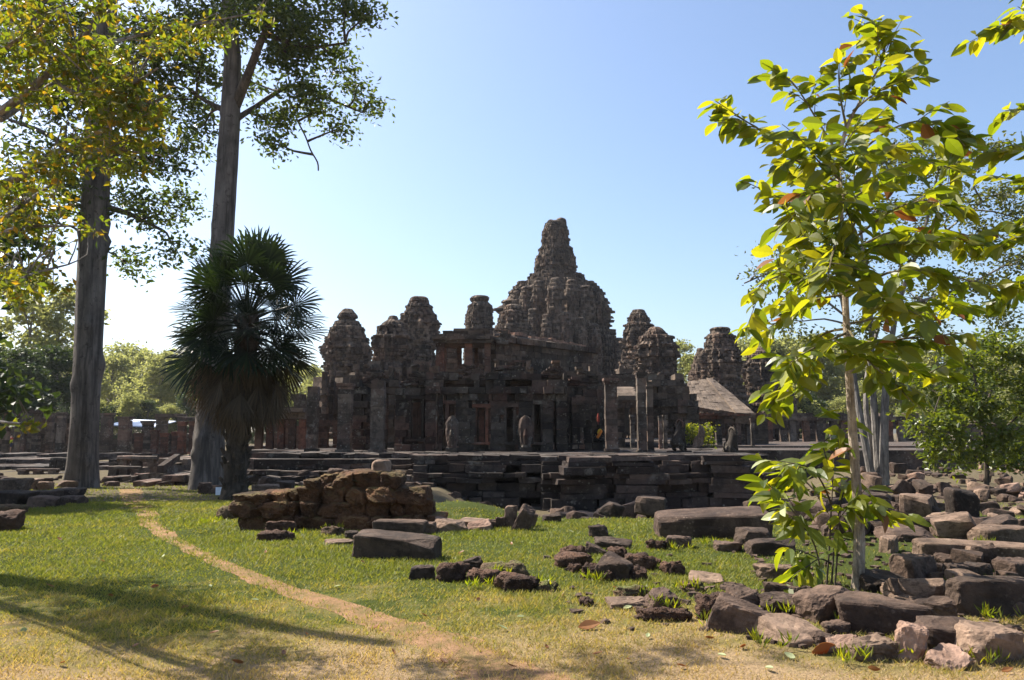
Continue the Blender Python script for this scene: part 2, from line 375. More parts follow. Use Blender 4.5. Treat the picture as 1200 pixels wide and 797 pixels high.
def grass_mat():
    m, t, out = new_mat('grass blades')
    g = N(t, 'ShaderNodeNewGeometry'); tc = N(t, 'ShaderNodeTexCoord')
    v = tc.outputs['Object']; sx = N(t, 'ShaderNodeSeparateXYZ'); t.links.new(v, sx.inputs[0])
    n1 = nz(t, v, 0.55, 6, 0.65); n2 = nz(t, v, 2.6, 5, 0.6)
    far = mth(t, 'MULTIPLY', mth(t, 'SUBTRACT', sx.outputs[1], 6.6), 0.17)
    k = mth(t, 'ADD', mth(t, 'MULTIPLY', n1, 1.1), mth(t, 'MINIMUM', far, 0.40))
    k = mth(t, 'ADD', k, mth(t, 'MULTIPLY', mth(t, 'SUBTRACT', g.outputs['Random Per Island'], 0.5), 0.5))
    k = mth(t, 'ADD', k, mth(t, 'MULTIPLY_ADD', mth(t, 'SUBTRACT', n2, 0.5), 0.5, 0.11))
    c = ramp(t, k, [(0.34, (0.40, 0.29, 0.15)), (0.56, (0.31, 0.24, 0.095)), (0.76, (0.22, 0.205, 0.05)), (1.0, (0.185, 0.19, 0.042)), (1.35, (0.13, 0.155, 0.028))])
    b = N(t, 'ShaderNodeBsdfPrincipled'); b.inputs['Roughness'].default_value = 0.6; b.inputs['Specular IOR Level'].default_value = 0.3
    t.links.new(c, b.inputs['Base Color'])
    tr = N(t, 'ShaderNodeBsdfTranslucent'); t.links.new(mixc(t, 1.0, c, (1.6, 1.5, 0.7), 'MULTIPLY'), tr.inputs[0])
    mx = N(t, 'ShaderNodeMixShader'); mx.inputs[0].default_value = 0.45
    t.links.new(b.outputs[0], mx.inputs[1]); t.links.new(tr.outputs[0], mx.inputs[2]); t.links.new(mx.outputs[0], out.inputs[0]); return m
M['grass'] = grass_mat()

# ------------------------------------------------------------------ ground, path, grass
xs = np.concatenate([-np.geomspace(14, 520, 40)[::-1], np.linspace(-13.8, 13.8, 240), np.geomspace(14, 520, 40)])
ys = np.concatenate([np.linspace(-40, 1.5, 12), np.linspace(1.8, 32, 300), np.geomspace(32.5, 620, 50)])
XX, YY = np.meshgrid(xs, ys)
mb = MB(); mb.grid(np.stack([XX, YY, H(XX, YY)], -1))
tag(mb.build('ground', M['ground'], smooth=True), 'grassy earth ground sloping gently away to the ruins', 'ground', kind='structure')

PATH = [(150, 572, 20), (160, 590, 22), (176, 612, 18), (195, 628, 17), (228, 646, 17), (270, 666, 19), (330, 690, 26), (400, 712, 34), (480, 738, 46), (545, 765, 66), (610, 797, 95), (690, 850, 140)]
pc = []
for px, py, wd in PATH:
    g = G(px, py); pc.append((g.x, g.y, wd * 1.15 * g.y / FPX))
pc = np.array(pc)
tt = np.linspace(0, len(pc) - 1, 260)
pl = np.stack([np.interp(tt, np.arange(len(pc)), pc[:, k]) for k in range(3)], 1)
pl[:, 0] = np.convolve(np.pad(pl[:, 0], 8, 'edge'), np.ones(17) / 17, 'valid'); pl[:, 1] = np.convolve(np.pad(pl[:, 1], 8, 'edge'), np.ones(17) / 17, 'valid')
tn = np.gradient(pl[:, :2], axis=0); tn /= np.linalg.norm(tn, axis=1)[:, None]; nn = np.stack([-tn[:, 1], tn[:, 0]], 1)
rows = []
for k, s in enumerate(np.linspace(-1, 1, 13)):
    wv = np.array([0.5 * w_ * (1 + 0.5 * mnoise.noise(Vector((i * 0.11, 3.0 if s > 0 else 9.0, 0))) + 0.35 * mnoise.noise(Vector((i * 0.4, 5.0 if s > 0 else 1.0, 0)))) for i, w_ in enumerate(pl[:, 2])])
    q = pl[:, :2] + nn * (wv * s)[:, None]
    rows.append(np.stack([q[:, 0], q[:, 1], H(q[:, 0], q[:, 1]) + 0.006 - 0.004 * s * s], 1))
mb = MB(); mb.grid(np.stack(rows, 1)[:, ::-1])
tag(mb.build('path', M['path'], smooth=True), 'sandy trodden footpath crossing the lawn', 'path', kind='structure')

rng = np.random.default_rng(7)
def grass_points(n, y0, y1, pw, wide=0.78):
    y = (rng.random(n) * (y1 ** pw - y0 ** pw) + y0 ** pw) ** (1 / pw)
    x = (rng.random(n) * 2 - 1) * (wide * y + 0.8)
    return x, y
gx, gy = grass_points(560000, 3.6, 20.0, 0.75)
x2, y2 = grass_points(40000, 20.0, 30.0, 1.0)
keep2 = x2 < -3.0
gx = np.concatenate([gx, x2[keep2]]); gy = np.concatenate([gy, y2[keep2]])
# nearness to the path
d2 = np.full(len(gx), 9.0)
for i in range(0, len(pl), 2):
    d2 = np.minimum(d2, np.hypot(gx - pl[i, 0], gy - pl[i, 1]) - 0.5 * pl[i, 2])
ang = gx / gy
dens = np.array(np.sin(gx * 1.7 + 1.3 * np.sin(gy * 0.9)) * np.sin(gy * 1.9 + 1.1 * np.sin(gx * 1.3)) * 0.5 + 0.5)
patch = np.sin(gx * 5.1 + 2 * np.sin(gy * 3.3)) * np.sin(gy * 5.7 + 2 * np.sin(gx * 2.9)) * 0.5 + 0.5
pk = np.where(d2 < 0, np.clip(0.10 + 0.24 * patch * dens + 0.75 * np.clip(1 + d2 / 0.2, 0, 1) ** 1.5, 0, 1), np.clip(0.5 + d2 * 1.6, 0, 1)) * (0.45 + 0.4 * dens + 0.3 * patch)
pk = pk * np.where((ang > -0.1) & (ang < 0.42) & (gy > 14.7), 0.06, 1.0)
pk = pk * np.where((ang > 0.30) & (gy > 9.5), 0.30, 1.0) * np.where((ang > 0.40) & (gy > 7.0), 0.25, 1.0)
pk = pk * np.where(gy < 7.5, 0.55 + 0.45 * patch, 1.0)
k = rng.random(len(gx)) < pk
gx, gy, dens, patch = gx[k], gy[k], dens[k], patch[k]
n = len(gx)
hh = rng.uniform(0.012, 0.036, n) * (0.55 + 0.55 * dens + 0.5 * patch) * (1 + 0.03 * gy)
wd = rng.uniform(0.0035, 0.0065, n) * np.clip(gy / 6.5, 0.8, 3)
th = rng.uniform(0, 2 * np.pi, n); ln = rng.uniform(0.3, 1.5, n); ph = rng.uniform(0, 2 * np.pi, n)
gz = H(gx, gy) - 0.004
b0 = np.stack([gx - np.cos(th) * wd, gy - np.sin(th) * wd, gz], 1)
b1 = np.stack([gx + np.cos(th) * wd, gy + np.sin(th) * wd, gz], 1)
tp = np.stack([gx + np.cos(ph) * ln * hh, gy + np.sin(ph) * ln * hh, gz + hh], 1)
V = np.stack([b0, b1, tp], 1).reshape(-1, 3)
go = link_mesh('grass', mesh_np('grass', V, np.arange(3 * n).reshape(-1, 3)), M['grass'])
tag(go, 'short yellow green grass of the sunlit lawn', 'grass', kind='stuff')

# ------------------------------------------------------------------ temple
def hash01(a, b, s):
    x = np.sin(a * 127.1 + b * 311.7 + s * 74.7) * 43758.5453
    return x - np.floor(x)
def tower(name, label, cx, Y, prof, crown_y, face=None, yaw=0.6, seed=1, ch=0.27, nb=34, nth=150, mat='far_temple', sup=3.0, lobes=(0, 0.0, 0, 0), base_z=1.0, lean=0.0, group=None, depth=1.0):
    """carved stone tower of coursed blocks; prof = [(py, half width in photograph pixels)] from the top down"""
    bp = P(cx, 460, Y)
    zs = np.array([P(cx, p[0], Y).z for p in prof]); rs = np.array([p[1] * Y / FPX for p in prof])
    zmin = max(base_z, 0.3); ztop = zs[0]
    if zs[-1] > zmin: zs = np.append(zs, zmin); rs = np.append(rs, rs[-1] * 1.04)
    nc = int((ztop - zmin) / ch) + 1
    fr5 = np.array([0.0, 0.13, 0.38, 0.65, 0.9])
    course = np.repeat(np.arange(nc), 5).astype(float); fz = np.tile(fr5, nc)
    z = ztop - (course + fz) * ch; nr = len(z)
    tier = np.floor(course / 3)
    zq = ztop - (tier * 3 + 1.6) * ch                     # tiers of three courses step in and out
    zc_ = ztop - (course + 0.5) * ch
    r = 0.45 * np.interp(-zq, -zs, rs) + 0.55 * np.interp(-zc_, -zs, rs)
    r = np.where(z > P(cx, crown_y, Y).z - ch, np.interp(-z, -zs, rs), r)
    hb = np.repeat(np.arange(nb * 2), 4).astype(float); fh = np.tile(np.array([0.0, 0.11, 0.5, 0.89]), nb * 2); nth = len(hb)
    th = (hb + fh) / (nb * 2) * 2 * np.pi
    a = th - yaw
    plan = (np.abs(np.cos(a)) ** sup + np.abs(np.sin(a)) ** sup) ** (-1 / sup)
    xx = plan * np.cos(th); plan = plan / np.max(np.abs(xx))
    Rr = r[:, None] * plan[None, :]
    # redented corners and vertical bays
    bays = np.sign(np.cos(8 * a))[None, :] * 0.028 + 0.012 * np.sign(np.cos(20 * a))[None, :]
    inz = (z < P(cx, crown_y, Y).z)[:, None]
    Rr = Rr * (1 + np.where(inz, bays, 0.012 * np.cos(16 * a)[None, :]))
    if lobes[0]:
        zl0, zl1 = P(cx, lobes[2], Y).z, P(cx, lobes[3], Y).z
        m_ = ((z < zl0) & (z > zl1))[:, None]
        Rr = Rr * np.where(m_, 1 + lobes[1] * (np.abs(np.cos(lobes[0] * a / 2))[None, :] ** 0.7 - 0.75), 1)
    co = np.repeat(course[:, None], nth, 1)
    u = (hb + fh)[None, :] / 2 + 0.5 * (co % 2) + 1e-6
    bl = np.floor(u); fu = u - bl
    h_ = hash01(co, bl % nb, seed)
    rref = np.median(r)
    amp = 0.085 * rref
    rl = (0.25 * rref + 0.75 * r)[:, None] * (1.0 if rref < 3.2 else 0.5); amp = 0.085 * rl
    off = (h_ - 0.5) * amp * 1.3 + (hash01(co, co * 0 + 4.0, seed + 7) - 0.5) * 0.085 * rl
    off = off - (h_ > 0.91) * amp * 1.5 + (h_ < 0.07) * amp * 0.9
    gr = np.where((fz < 0.04)[:, None], -0.085 * rl, 0.0) + np.where((fu < 0.02), -0.07 * rl, 0.0)
    led = np.where(((course % 3) == 0)[:, None] & inz, 0.03 * rl, 0.0) + np.where(((course % 3) == 1)[:, None] & inz, -0.02 * rl, 0.0)
    led = led + np.where(((course % 3) == 0)[:, None] & inz, 0.03 * rl * np.sign(np.cos(12 * a))[None, :], 0.0)      # antefixes along the lips
    tr_ = np.repeat(tier[:, None], nth, 1); sec = np.floor((th[None, :] / (2 * np.pi)) * 9 + 0.37 * tr_)
    led = led + (hash01(tr_, sec % 9, seed + 5) - 0.55) * 0.09 * rl * inz
    Rr = Rr + off + gr + led
    # weathering
    Z2 = np.repeat(z[:, None], nth, 1)
    nx = np.cos(th)[None, :] * r[:, None]; ny = np.sin(th)[None, :] * r[:, None]
    wn = (np.sin(2.1 * nx / rref * 3 + seed) * np.sin(1.7 * Z2 / rref * 2 + seed * 2) + 0.6 * np.sin(5.3 * ny / rref * 2 + 3 * seed + 1.9 * Z2 / rref) + 0.5 * np.sin(9 * nx / rref + 6.3 * Z2 / rref))
    Rr = Rr + 0.02 * rl * wn
    fm = np.zeros((nr, nth), bool)
    if face:
        z1, z0 = P(cx, face[0], Y).z, P(cx, face[1], Y).z
        v = (Z2 - z0) / (z1 - z0)                         # 0 chin .. 1 brow band
        for kf in range(4):
            uu = (np.repeat(a[None, :], nr, 0) - kf * np.pi / 2 + np.pi) % (2 * np.pi) - np.pi
            uu = uu / 0.62
            g = lambda cu, cv, su, sv: np.exp(-((uu - cu) / su) ** 2 - ((v - cv) / sv) ** 2)
            rel = 0.16 * g(0, 0.5, 0.85, 0.55) + 0.20 * g(0, 0.47, 0.14, 0.13) + 0.10 * g(0, 0.56, 0.10, 0.16)
            rel += 0.12 * g(0, 0.28, 0.34, 0.045) + 0.10 * g(0, 0.20, 0.30, 0.045) - 0.08 * g(0, 0.24, 0.36, 0.02)
            rel += 0.10 * g(-0.36, 0.73, 0.28, 0.04) + 0.10 * g(0.36, 0.73, 0.28, 0.04) - 0.10 * g(-0.36, 0.62, 0.2, 0.05) - 0.10 * g(0.36, 0.62, 0.2, 0.05)
            rel += 0.07 * g(-0.36, 0.61, 0.14, 0.03) + 0.07 * g(0.36, 0.61, 0.14, 0.03) + 0.12 * g(0, 0.07, 0.3, 0.07)
            rel += 0.12 * g(-0.95, 0.5, 0.1, 0.25) + 0.12 * g(0.95, 0.5, 0.1, 0.25)
            mk = (np.abs(uu) < 1.1) & (v > -0.05) & (v < 1.05)
            Rr = Rr + np.where(mk, rel * rref * 0.85, 0); fm |= (np.abs(uu) < 0.9) & (v > 0.02) & (v < 0.95)
    X = bp.x + Rr * np.cos(th)[None, :] + lean * (Z2 - zmin); Yv = bp.y + depth * Rr * np.sin(th)[None, :]
    V = np.stack([X, Yv, Z2 + 0.0 * co], -1)
    t_ = thing(name, label, 'tower', (bp.x, bp.y, zmin), group)
    cr = int(np.searchsorted(-z, -P(cx, crown_y, Y).z))
    i, j = np.meshgrid(np.arange(nr - 1), np.arange(nth), indexing='ij'); j2 = (j + 1) % nth
    Q = np.stack([i * nth + j, (i + 1) * nth + j, (i + 1) * nth + j2, i * nth + j2], -1)
    A = hash01(co, bl % nb, seed + 9)[:-1]
    isc = i < cr; isf = fm[:-1] & ~isc
    for nm, msk in (('lotus_crown', isc), ('stone_face', isf), ('tower_body', ~isc & ~isf)):
        if not msk.any(): continue
        if nm == 'stone_face':
            aa = (a + np.pi / 4) % (2 * np.pi)
            quad = np.repeat((np.floor(aa / (np.pi / 2)).astype(int))[None, :], nr - 1, 0)
            ms = [msk & (quad == q_) for q_ in range(4)]
            fe = [math.sin(yaw + q_ * math.pi / 2) for q_ in range(4)]
            # only the faces turned to the front are parts of their own
            rest = np.zeros_like(msk)
            for q_ in range(4):
                if fe[q_] > 0.3: rest |= ms[q_]; ms[q_] = None
            todo = [(nm, m_) for m_ in ms if m_ is not None] + [('rear_face', rest)]
        else: todo = [(nm, msk)]
        for nm2, m_ in todo:
            if not m_.any(): continue
            q = Q[m_]; used, inv = np.unique(q, return_inverse=True)
            VV = V.reshape(-1, 3)[used]; q = inv.reshape(-1, 4); aq = A[m_]; F = [q]
            if nm2 == 'lotus_crown':
                tv = len(VV); VV = np.vstack([VV, [[bp.x + lean * (ztop - zmin), bp.y, ztop]]])
                top = [int(np.where(used == jj)[0][0]) for jj in range(nth)]
                F.append(np.array([[tv, top[jj], top[(jj + 1) % nth]] for jj in range(nth)])); aq = np.concatenate([aq, np.full(nth, 0.5)])
            link_mesh(nm2, mesh_np(nm2, VV - np.array(ORG[t_.name]), F, aq), M[mat], t_)
    return t_

tower('face_tower', 'squat face tower standing nearest the fan palm, with knobbly round crown', 405, 66, [(362, 5), (365, 8), (368, 11), (373, 12), (376, 10), (377, 15), (383, 17), (389, 20), (397, 22), (412, 24), (430, 24.5), (445, 25.5), (462, 27), (500, 30)], 376, (386, 436), 0.35, 2, nb=34)
tower('side_turret', 'small broken turret leaning on the right flank of the tower by the palm', 420, 68, [(399, 4), (402, 8), (408, 11), (416, 13), (426, 14), (440, 14), (470, 17)], 406, None, 0.5, 5, nb=22, nth=90)
tower('face_tower', 'low dark face tower rising in front of a taller one, its top a small knob', 459, 60, [(370, 4), (375, 7), (378, 12), (383, 15), (390, 18), (396, 20.5), (408, 22), (424, 22), (428, 24), (440, 28), (455, 34)], 378, (384, 424), 0.75, 3, nb=34)
tower('face_tower', 'tall smooth sided face tower with flat round cap behind the low knobbed one', 489.5, 74, [(348, 8), (350, 11), (355, 12), (357, 13), (366, 16), (375, 17.5), (386, 19), (400, 20), (440, 21)], 358, (360, 402), 0.2, 4, nb=34)
tower('face_tower', 'small distant tower with two lobed top, just left of the great central mass', 561.5, 94, [(347, 9), (350, 12), (354, 10), (357, 13), (364, 14.5), (376, 16.5), (400, 18)], 356, None, 0.5, 6, ch=0.36, nb=28)
tower('stepped_tower', 'stepped pyramid like tower directly over the ridge of the upper gallery', 601, 80, [(357, 7), (359, 10), (364, 11), (366, 14), (371, 17), (374, 18), (378, 17), (382, 20), (387, 22), (392, 23), (420, 26)], 363, None, 0.6, 7, nb=28)
tower('central_tower', 'great central tower mass crowned by a tall broken spire', 652, 104, [(259, 6), (262, 12), (269, 14.5), (278, 15.5), (286, 16.5), (296, 19.5), (302, 22), (308, 24), (321, 25), (324, 29), (328, 34), (332, 38), (337, 46), (341, 52), (350, 53.5), (366, 54.5), (380, 56), (388, 61), (396, 67), (415, 72), (450, 76)], 268, (345, 392), 0.42, 8, ch=0.42, nb=60, nth=380, sup=2.3, lobes=(10, 0.05, 322, 470))
for cx_, yt, hw, dY, lab in ((617, 336, 8, -7, 'flat topped left one'), (632, 329, 8, -8, 'tall left middle one'), (688, 335, 9, -8, 'flat topped right one'), (671, 328, 8, -8, 'tall right middle one'), (652, 326, 9, -11, 'one exactly below the spire'), (704, 343, 6, -4, 'outermost right one'), (605, 341, 5, -4, 'outermost left one'),
        (625, 362, 7, -10, 'low left one above the gallery ridge'), (641, 368, 6, -12, 'small low one left of the middle'), (664, 366, 7, -12, 'small low one right of the middle'), (681, 372, 7, -11, 'low one on the right flank'), (698, 380, 7, -9, 'lower right one'), (711, 392, 5, -6, 'lowest right one at the foot')):
    tower('chapel_tower', 'carved chapel turret on the great central tower, the %s' % lab, cx_, 104 + dY, [(yt, hw * 0.6), (yt + 2, hw * 0.8), (yt + 6, hw * 0.72), (yt + 7, hw * 0.9), (yt + 14, hw), (yt + 38, hw), (yt + 40, hw * 1.12), (yt + 60, hw * 1.15), (450, hw * 1.3)], yt + 4, (yt + 12, yt + 38), 0.3 + 0.2 * dY, 20 + cx_, ch=0.4, nb=14, nth=90, base_z=6.5)
tower('summit_lump', 'larger rounded block on the right of the tall central spire top', 659, 103.5, [(255.5, 3), (257, 5.5), (262, 6.5), (270, 7)], 258, None, 0.6, 41, ch=0.4, nb=8, nth=60, base_z=28.5)
tower('summit_lump', 'smaller rounded block on the left of the tall central spire top', 646.5, 103.5, [(257.5, 2), (259, 3.8), (263, 4.5), (270, 5)], 260, None, 0.3, 44, ch=0.4, nb=8, nth=60, base_z=28.5)
tower('ruined_post', 'thin isolated stone post with lintel at the right foot of the central tower', 726, 96, [(396, 4), (399, 6), (402, 5), (450, 7)], 400, None, 0.3, 42, nb=10, nth=60)
tower('face_tower', 'tall face tower with tiered cap right of the central mass, behind a shorter one', 750, 84, [(363, 6.5), (366, 8), (369, 10), (372, 11), (376, 13), (382, 15), (390, 16.5), (404, 17.5), (417, 18), (424, 22), (434, 26), (450, 30)], 369, (380, 418), 0.9, 9, nb=34)
tower('face_tower', 'broad shorter face tower in front of the tall tier capped one', 769.5, 66, [(383, 4.5), (386, 9), (390, 12), (394, 16), (402, 20), (411, 21.5), (430, 22), (436, 25), (450, 32), (470, 38)], 388, (394, 436), 0.55, 10, nb=36)
tower('face_tower', 'wide face tower with flat disc cap, behind the sloping stone roof', 846, 74, [(384, 10), (386, 12), (389, 11), (391, 12), (394, 15), (401, 16), (407, 17), (411, 20), (430, 20.5), (444, 21), (450, 24), (480, 30)], 391, (400, 445), 0.3, 11, nb=36)
tower('stepped_tower', 'slim stepped turret touching the left side of the disc capped tower', 822, 78, [(408, 3), (410, 4), (414, 5), (416, 6), (423, 8), (431, 11), (440, 14), (470, 17)], 411, None, 0.4, 12, nb=22, nth=90)
tower('face_tower', 'low dark tower at the right end of the temple, against pale trees', 892, 78, [(407, 3), (410, 6), (412, 11), (416, 12), (420, 14.5), (428, 17), (440, 18), (448, 18.5), (452, 22), (462, 28), (480, 34)], 411, (418, 452), 0.7, 13, nb=34)
tower('ruined_turret', 'squat rounded stump of masonry below the rightmost tower', 921, 70, [(456, 4), (459, 8), (464, 10), (475, 11), (500, 12)], 460, None, 0.4, 14, nb=14, nth=80)

def wallmb(mb, x0, x1, yt, yb, Y, thick=0.7, ops=(), ch=0.34, rag=0.25, jit=0.03, dY=0.0, bands=(), pil=()):
    """coursed wall between two photograph columns at depth Y (dY more at its right end); openings are pixel boxes"""
    a = P(x0, yb, Y); b = P(x1, yb, Y + dY)
    zt = P((x0 + x1) / 2, yt, Y + dY / 2).z; z0 = min(a.z, b.z)
    L = math.hypot(b.x - a.x, b.y - a.y); ca, sa = (b.x - a.x) / L, (b.y - a.y) / L; rot = math.atan2(sa, ca)
    fx = lambda px: (px - x0) / (x1 - x0) * L
    fz = lambda py: z0 + (yb - py) / (yb - yt) * (zt - z0)
    O = [(fx(o[0]), fx(o[1]), fz(o[3]), fz(o[2])) for o in ops]
    z = z0; row = 0; nrow = max(1, round((zt - z0) / ch)); ch = (zt - z0) / nrow
    for row in range(nrow):
        zc = z0 + (row + 0.5) * ch
        cuts = [(o[0], o[1]) for o in O if o[2] < zc < o[3]]
        s = 0.0; fr = row / max(1, nrow - 1)
        prot = 0.0
        for bz0, bz1, pr in bands:
            if fz(bz1) <= zc <= fz(bz0): prot = pr
        while s < L - 0.02:
            e = min(L, s + mb.r.uniform(0.5, 1.25) * ch * 2.0)
            for c0, c1 in cuts:
                if s < c0 < e: e = c0
                if c0 - 1e-4 <= s < c1: s = c1; e = min(L, max(s + 0.05, s + mb.r.uniform(0.5, 1.25) * ch * 2))
            if s >= L - 0.02: break
            for c0, c1 in cuts:
                if s < c0 < e: e = c0
            if not (row >= nrow - 2 and mb.r.random() < rag * (1.0 if row == nrow - 1 else 0.4)):
                off = mb.r.uniform(-jit, jit) * 1.6 - prot / 2
                cxm = (s + e) / 2; t = thick + prot
                for p0, p1, pr in pil:
                    if fx(p0) < cxm < fx(p1): off -= pr / 2; t += pr
                mb.box((a.x + ca * cxm - sa * off, a.y + sa * cxm + ca * off, zc), (e - s - 0.012, t, ch - 0.012), rot, jit * 0.55)
            s = e
        row += 1
    return a, b, rot
def frame_part(t, name, x0, x1, y0, y1, Y, wd=0.16, mat='gallery', dep=0.25, seed=0, sill=True):
    mb = MB(seed); a = P(x0, y1, Y); b = P(x1, y0, Y)
    for x in (a.x, b.x): mb.box((x, Y - 0.40, (a.z + b.z) / 2), (wd, dep, b.z - a.z), 0, 0.01)
    mb.box(((a.x + b.x) / 2, Y - 0.42, b.z + wd * 0.6), (b.x - a.x + wd * 2.6, dep + 0.1, wd * 1.25), 0, 0.015)
    if sill: mb.box(((a.x + b.x) / 2, Y - 0.42, a.z - wd * 0.45), (b.x - a.x + wd * 2.2, dep + 0.12, wd * 0.85), 0, 0.015)
    return mb.build(name, M[mat], t)
def pillar(name, label, x0, x1, yt, yb, Y, mat='pillar', seed=0, group=None, cap=True, rot=0.0, d=None, broken=False, lean=0.0):
    """free standing square pillar: base, shaft of stacked drums, capital"""
    a = P((x0 + x1) / 2, yb, Y); b = P((x0 + x1) / 2, yt, Y); w_ = (x1 - x0) * Y / FPX; d = d or w_
    t = thing(name, label, 'pillar', (a.x, a.y, a.z), group)
    Hh = b.z - a.z; rr = random.Random(seed)
    mb = MB(seed); z = a.z + 0.12 * (Hh > 1.5) * 1.0
    if Hh > 1.5:
        m2 = MB(seed + 1); m2.box((a.x, a.y, a.z + 0.06), (w_ * 1.22, d * 1.22, 0.12), rot, 0.012); m2.build('base', M[mat], t)
    zc = b.z - (0.28 if cap else 0)
    while z < zc - 0.05:
        e = min(zc, z + rr.uniform(0.5, 1.3)); e = zc if zc - e < 0.25 else e
        n = 3; zz = z
        for k in range(n):
            mb.box((a.x + lean * (zz - a.z) + rr.uniform(-.008, .008), a.y + rr.uniform(-.008, .008), zz + (e - z) / n / 2), (w_ * rr.uniform(.94, 1.0), d * rr.uniform(.94, 1), (e - z) / n - (0.006 if k == n - 1 else 0)), rot + rr.uniform(-.02, .02), 0.014)
            zz += (e - z) / n
        z = e
    mb.build('shaft', M[mat], t)
    m3 = MB(seed + 2)
    if cap:
        for k, (s_, h_) in enumerate(((1.05, 0.08), (1.16, 0.08), (1.26, 0.11))):
            m3.box((a.x + lean * Hh, a.y, zc + 0.04 + k * 0.085), (w_ * s_, d * s_, h_), rot, 0.012)
        m3.build('capital', M[mat], t)
    return t

# ---- terrace
def terrace_run(mb, pts, courses, floor_z, lens=(0.35, 1.0), jt=0.03):
    """courses: (z0, z1, setback) from the bottom up; pts: front line left to right (x, y)"""
    for (z0, z1, sb) in courses:
        for (ax, ay), (bx, by) in zip(pts[:-1], pts[1:]):
            L = math.hypot(bx - ax, by - ay); ca, sa = (bx - ax) / L, (by - ay) / L; rot = math.atan2(sa, ca); s = -0.2
            while s < L + 0.1:
                ln = mb.r.uniform(*lens); dp = 1.3 + mb.r.uniform(0, 0.25)
                if mb.r.random() > 0.05:
                    off = sb + dp / 2 + mb.r.uniform(-0.07, 0.07) + (mb.r.random() < 0.16) * mb.r.uniform(-0.2, 0.25)
                    c = (ax + ca * (s + ln / 2) - sa * off, ay + sa * (s + ln / 2) + ca * off, (z0 + z1) / 2 + mb.r.uniform(-.018, .018))
                    mb.box(c, (ln - 0.025, dp, z1 - z0 - 0.012), rot + mb.r.uniform(-.05, .05), jt)
                s += ln
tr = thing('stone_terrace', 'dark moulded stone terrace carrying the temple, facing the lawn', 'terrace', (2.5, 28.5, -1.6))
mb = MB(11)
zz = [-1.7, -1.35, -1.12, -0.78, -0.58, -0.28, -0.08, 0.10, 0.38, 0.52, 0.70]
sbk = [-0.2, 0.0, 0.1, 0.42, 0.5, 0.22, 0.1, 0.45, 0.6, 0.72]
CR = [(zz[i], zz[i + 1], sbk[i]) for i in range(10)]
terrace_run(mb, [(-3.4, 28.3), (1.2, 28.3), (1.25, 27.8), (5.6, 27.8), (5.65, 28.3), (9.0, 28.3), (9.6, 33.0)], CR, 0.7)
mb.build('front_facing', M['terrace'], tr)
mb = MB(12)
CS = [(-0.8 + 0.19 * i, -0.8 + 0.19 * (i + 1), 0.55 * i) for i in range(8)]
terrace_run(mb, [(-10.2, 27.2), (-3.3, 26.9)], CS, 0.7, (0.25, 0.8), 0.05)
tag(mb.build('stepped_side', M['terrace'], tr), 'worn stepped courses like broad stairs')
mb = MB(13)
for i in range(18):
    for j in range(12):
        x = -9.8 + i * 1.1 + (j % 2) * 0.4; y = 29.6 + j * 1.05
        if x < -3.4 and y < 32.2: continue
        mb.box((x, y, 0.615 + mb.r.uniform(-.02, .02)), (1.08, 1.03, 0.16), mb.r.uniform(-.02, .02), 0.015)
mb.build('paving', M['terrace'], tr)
mb = MB(14)
for (x0, x1, y0, y1, zt) in ((-9.8, 9.5, 29.9, 41, 0.53), (-14, 26, 41, 47, 0.6), (-16, 40, 47, 120, 0.7)):
    mb.box(((x0 + x1) / 2, (y0 + y1) / 2, zt / 2 - 1.0), (x1 - x0, y1 - y0, zt + 2.0))
tag(mb.build('rubble_core', M['terrace'], tr))

# ---- front gallery (ruined outer gallery wall with doorways)
YG = 36.0
ga = thing('front_gallery', 'ruined front gallery wall with carved doorways and pilasters, in deep shade', 'gallery', tuple(P(570, 528, YG)))
mb = MB(21)
doors = [(525, 535, 474, 522), (558, 571, 478, 518), (592, 603, 477, 518), (624, 635, 474, 518)]
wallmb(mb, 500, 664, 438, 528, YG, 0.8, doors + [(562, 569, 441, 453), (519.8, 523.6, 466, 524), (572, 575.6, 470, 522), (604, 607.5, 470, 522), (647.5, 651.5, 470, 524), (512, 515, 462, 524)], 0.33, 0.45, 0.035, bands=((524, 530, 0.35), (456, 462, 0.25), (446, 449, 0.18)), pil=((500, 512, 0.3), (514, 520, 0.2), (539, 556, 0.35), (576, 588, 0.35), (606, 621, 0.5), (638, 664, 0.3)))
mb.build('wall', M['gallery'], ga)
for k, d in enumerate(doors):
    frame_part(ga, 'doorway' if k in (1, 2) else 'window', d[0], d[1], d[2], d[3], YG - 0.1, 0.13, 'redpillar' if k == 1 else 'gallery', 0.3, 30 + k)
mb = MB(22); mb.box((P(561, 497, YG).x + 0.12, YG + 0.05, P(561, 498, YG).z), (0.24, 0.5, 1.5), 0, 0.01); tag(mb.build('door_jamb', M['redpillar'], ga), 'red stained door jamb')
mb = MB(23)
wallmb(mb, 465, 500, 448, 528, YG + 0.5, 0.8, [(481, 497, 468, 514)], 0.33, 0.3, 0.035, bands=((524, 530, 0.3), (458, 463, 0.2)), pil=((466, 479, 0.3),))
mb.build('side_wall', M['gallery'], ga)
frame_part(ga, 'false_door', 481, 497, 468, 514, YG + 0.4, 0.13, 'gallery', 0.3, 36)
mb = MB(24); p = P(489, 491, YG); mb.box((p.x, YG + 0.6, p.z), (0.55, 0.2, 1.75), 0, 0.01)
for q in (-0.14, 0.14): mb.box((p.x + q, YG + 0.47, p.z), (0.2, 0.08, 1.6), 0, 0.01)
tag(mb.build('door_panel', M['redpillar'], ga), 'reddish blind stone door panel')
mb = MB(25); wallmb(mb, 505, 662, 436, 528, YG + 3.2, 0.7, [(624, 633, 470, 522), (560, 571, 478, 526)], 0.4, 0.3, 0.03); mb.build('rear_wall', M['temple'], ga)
mb = MB(26)
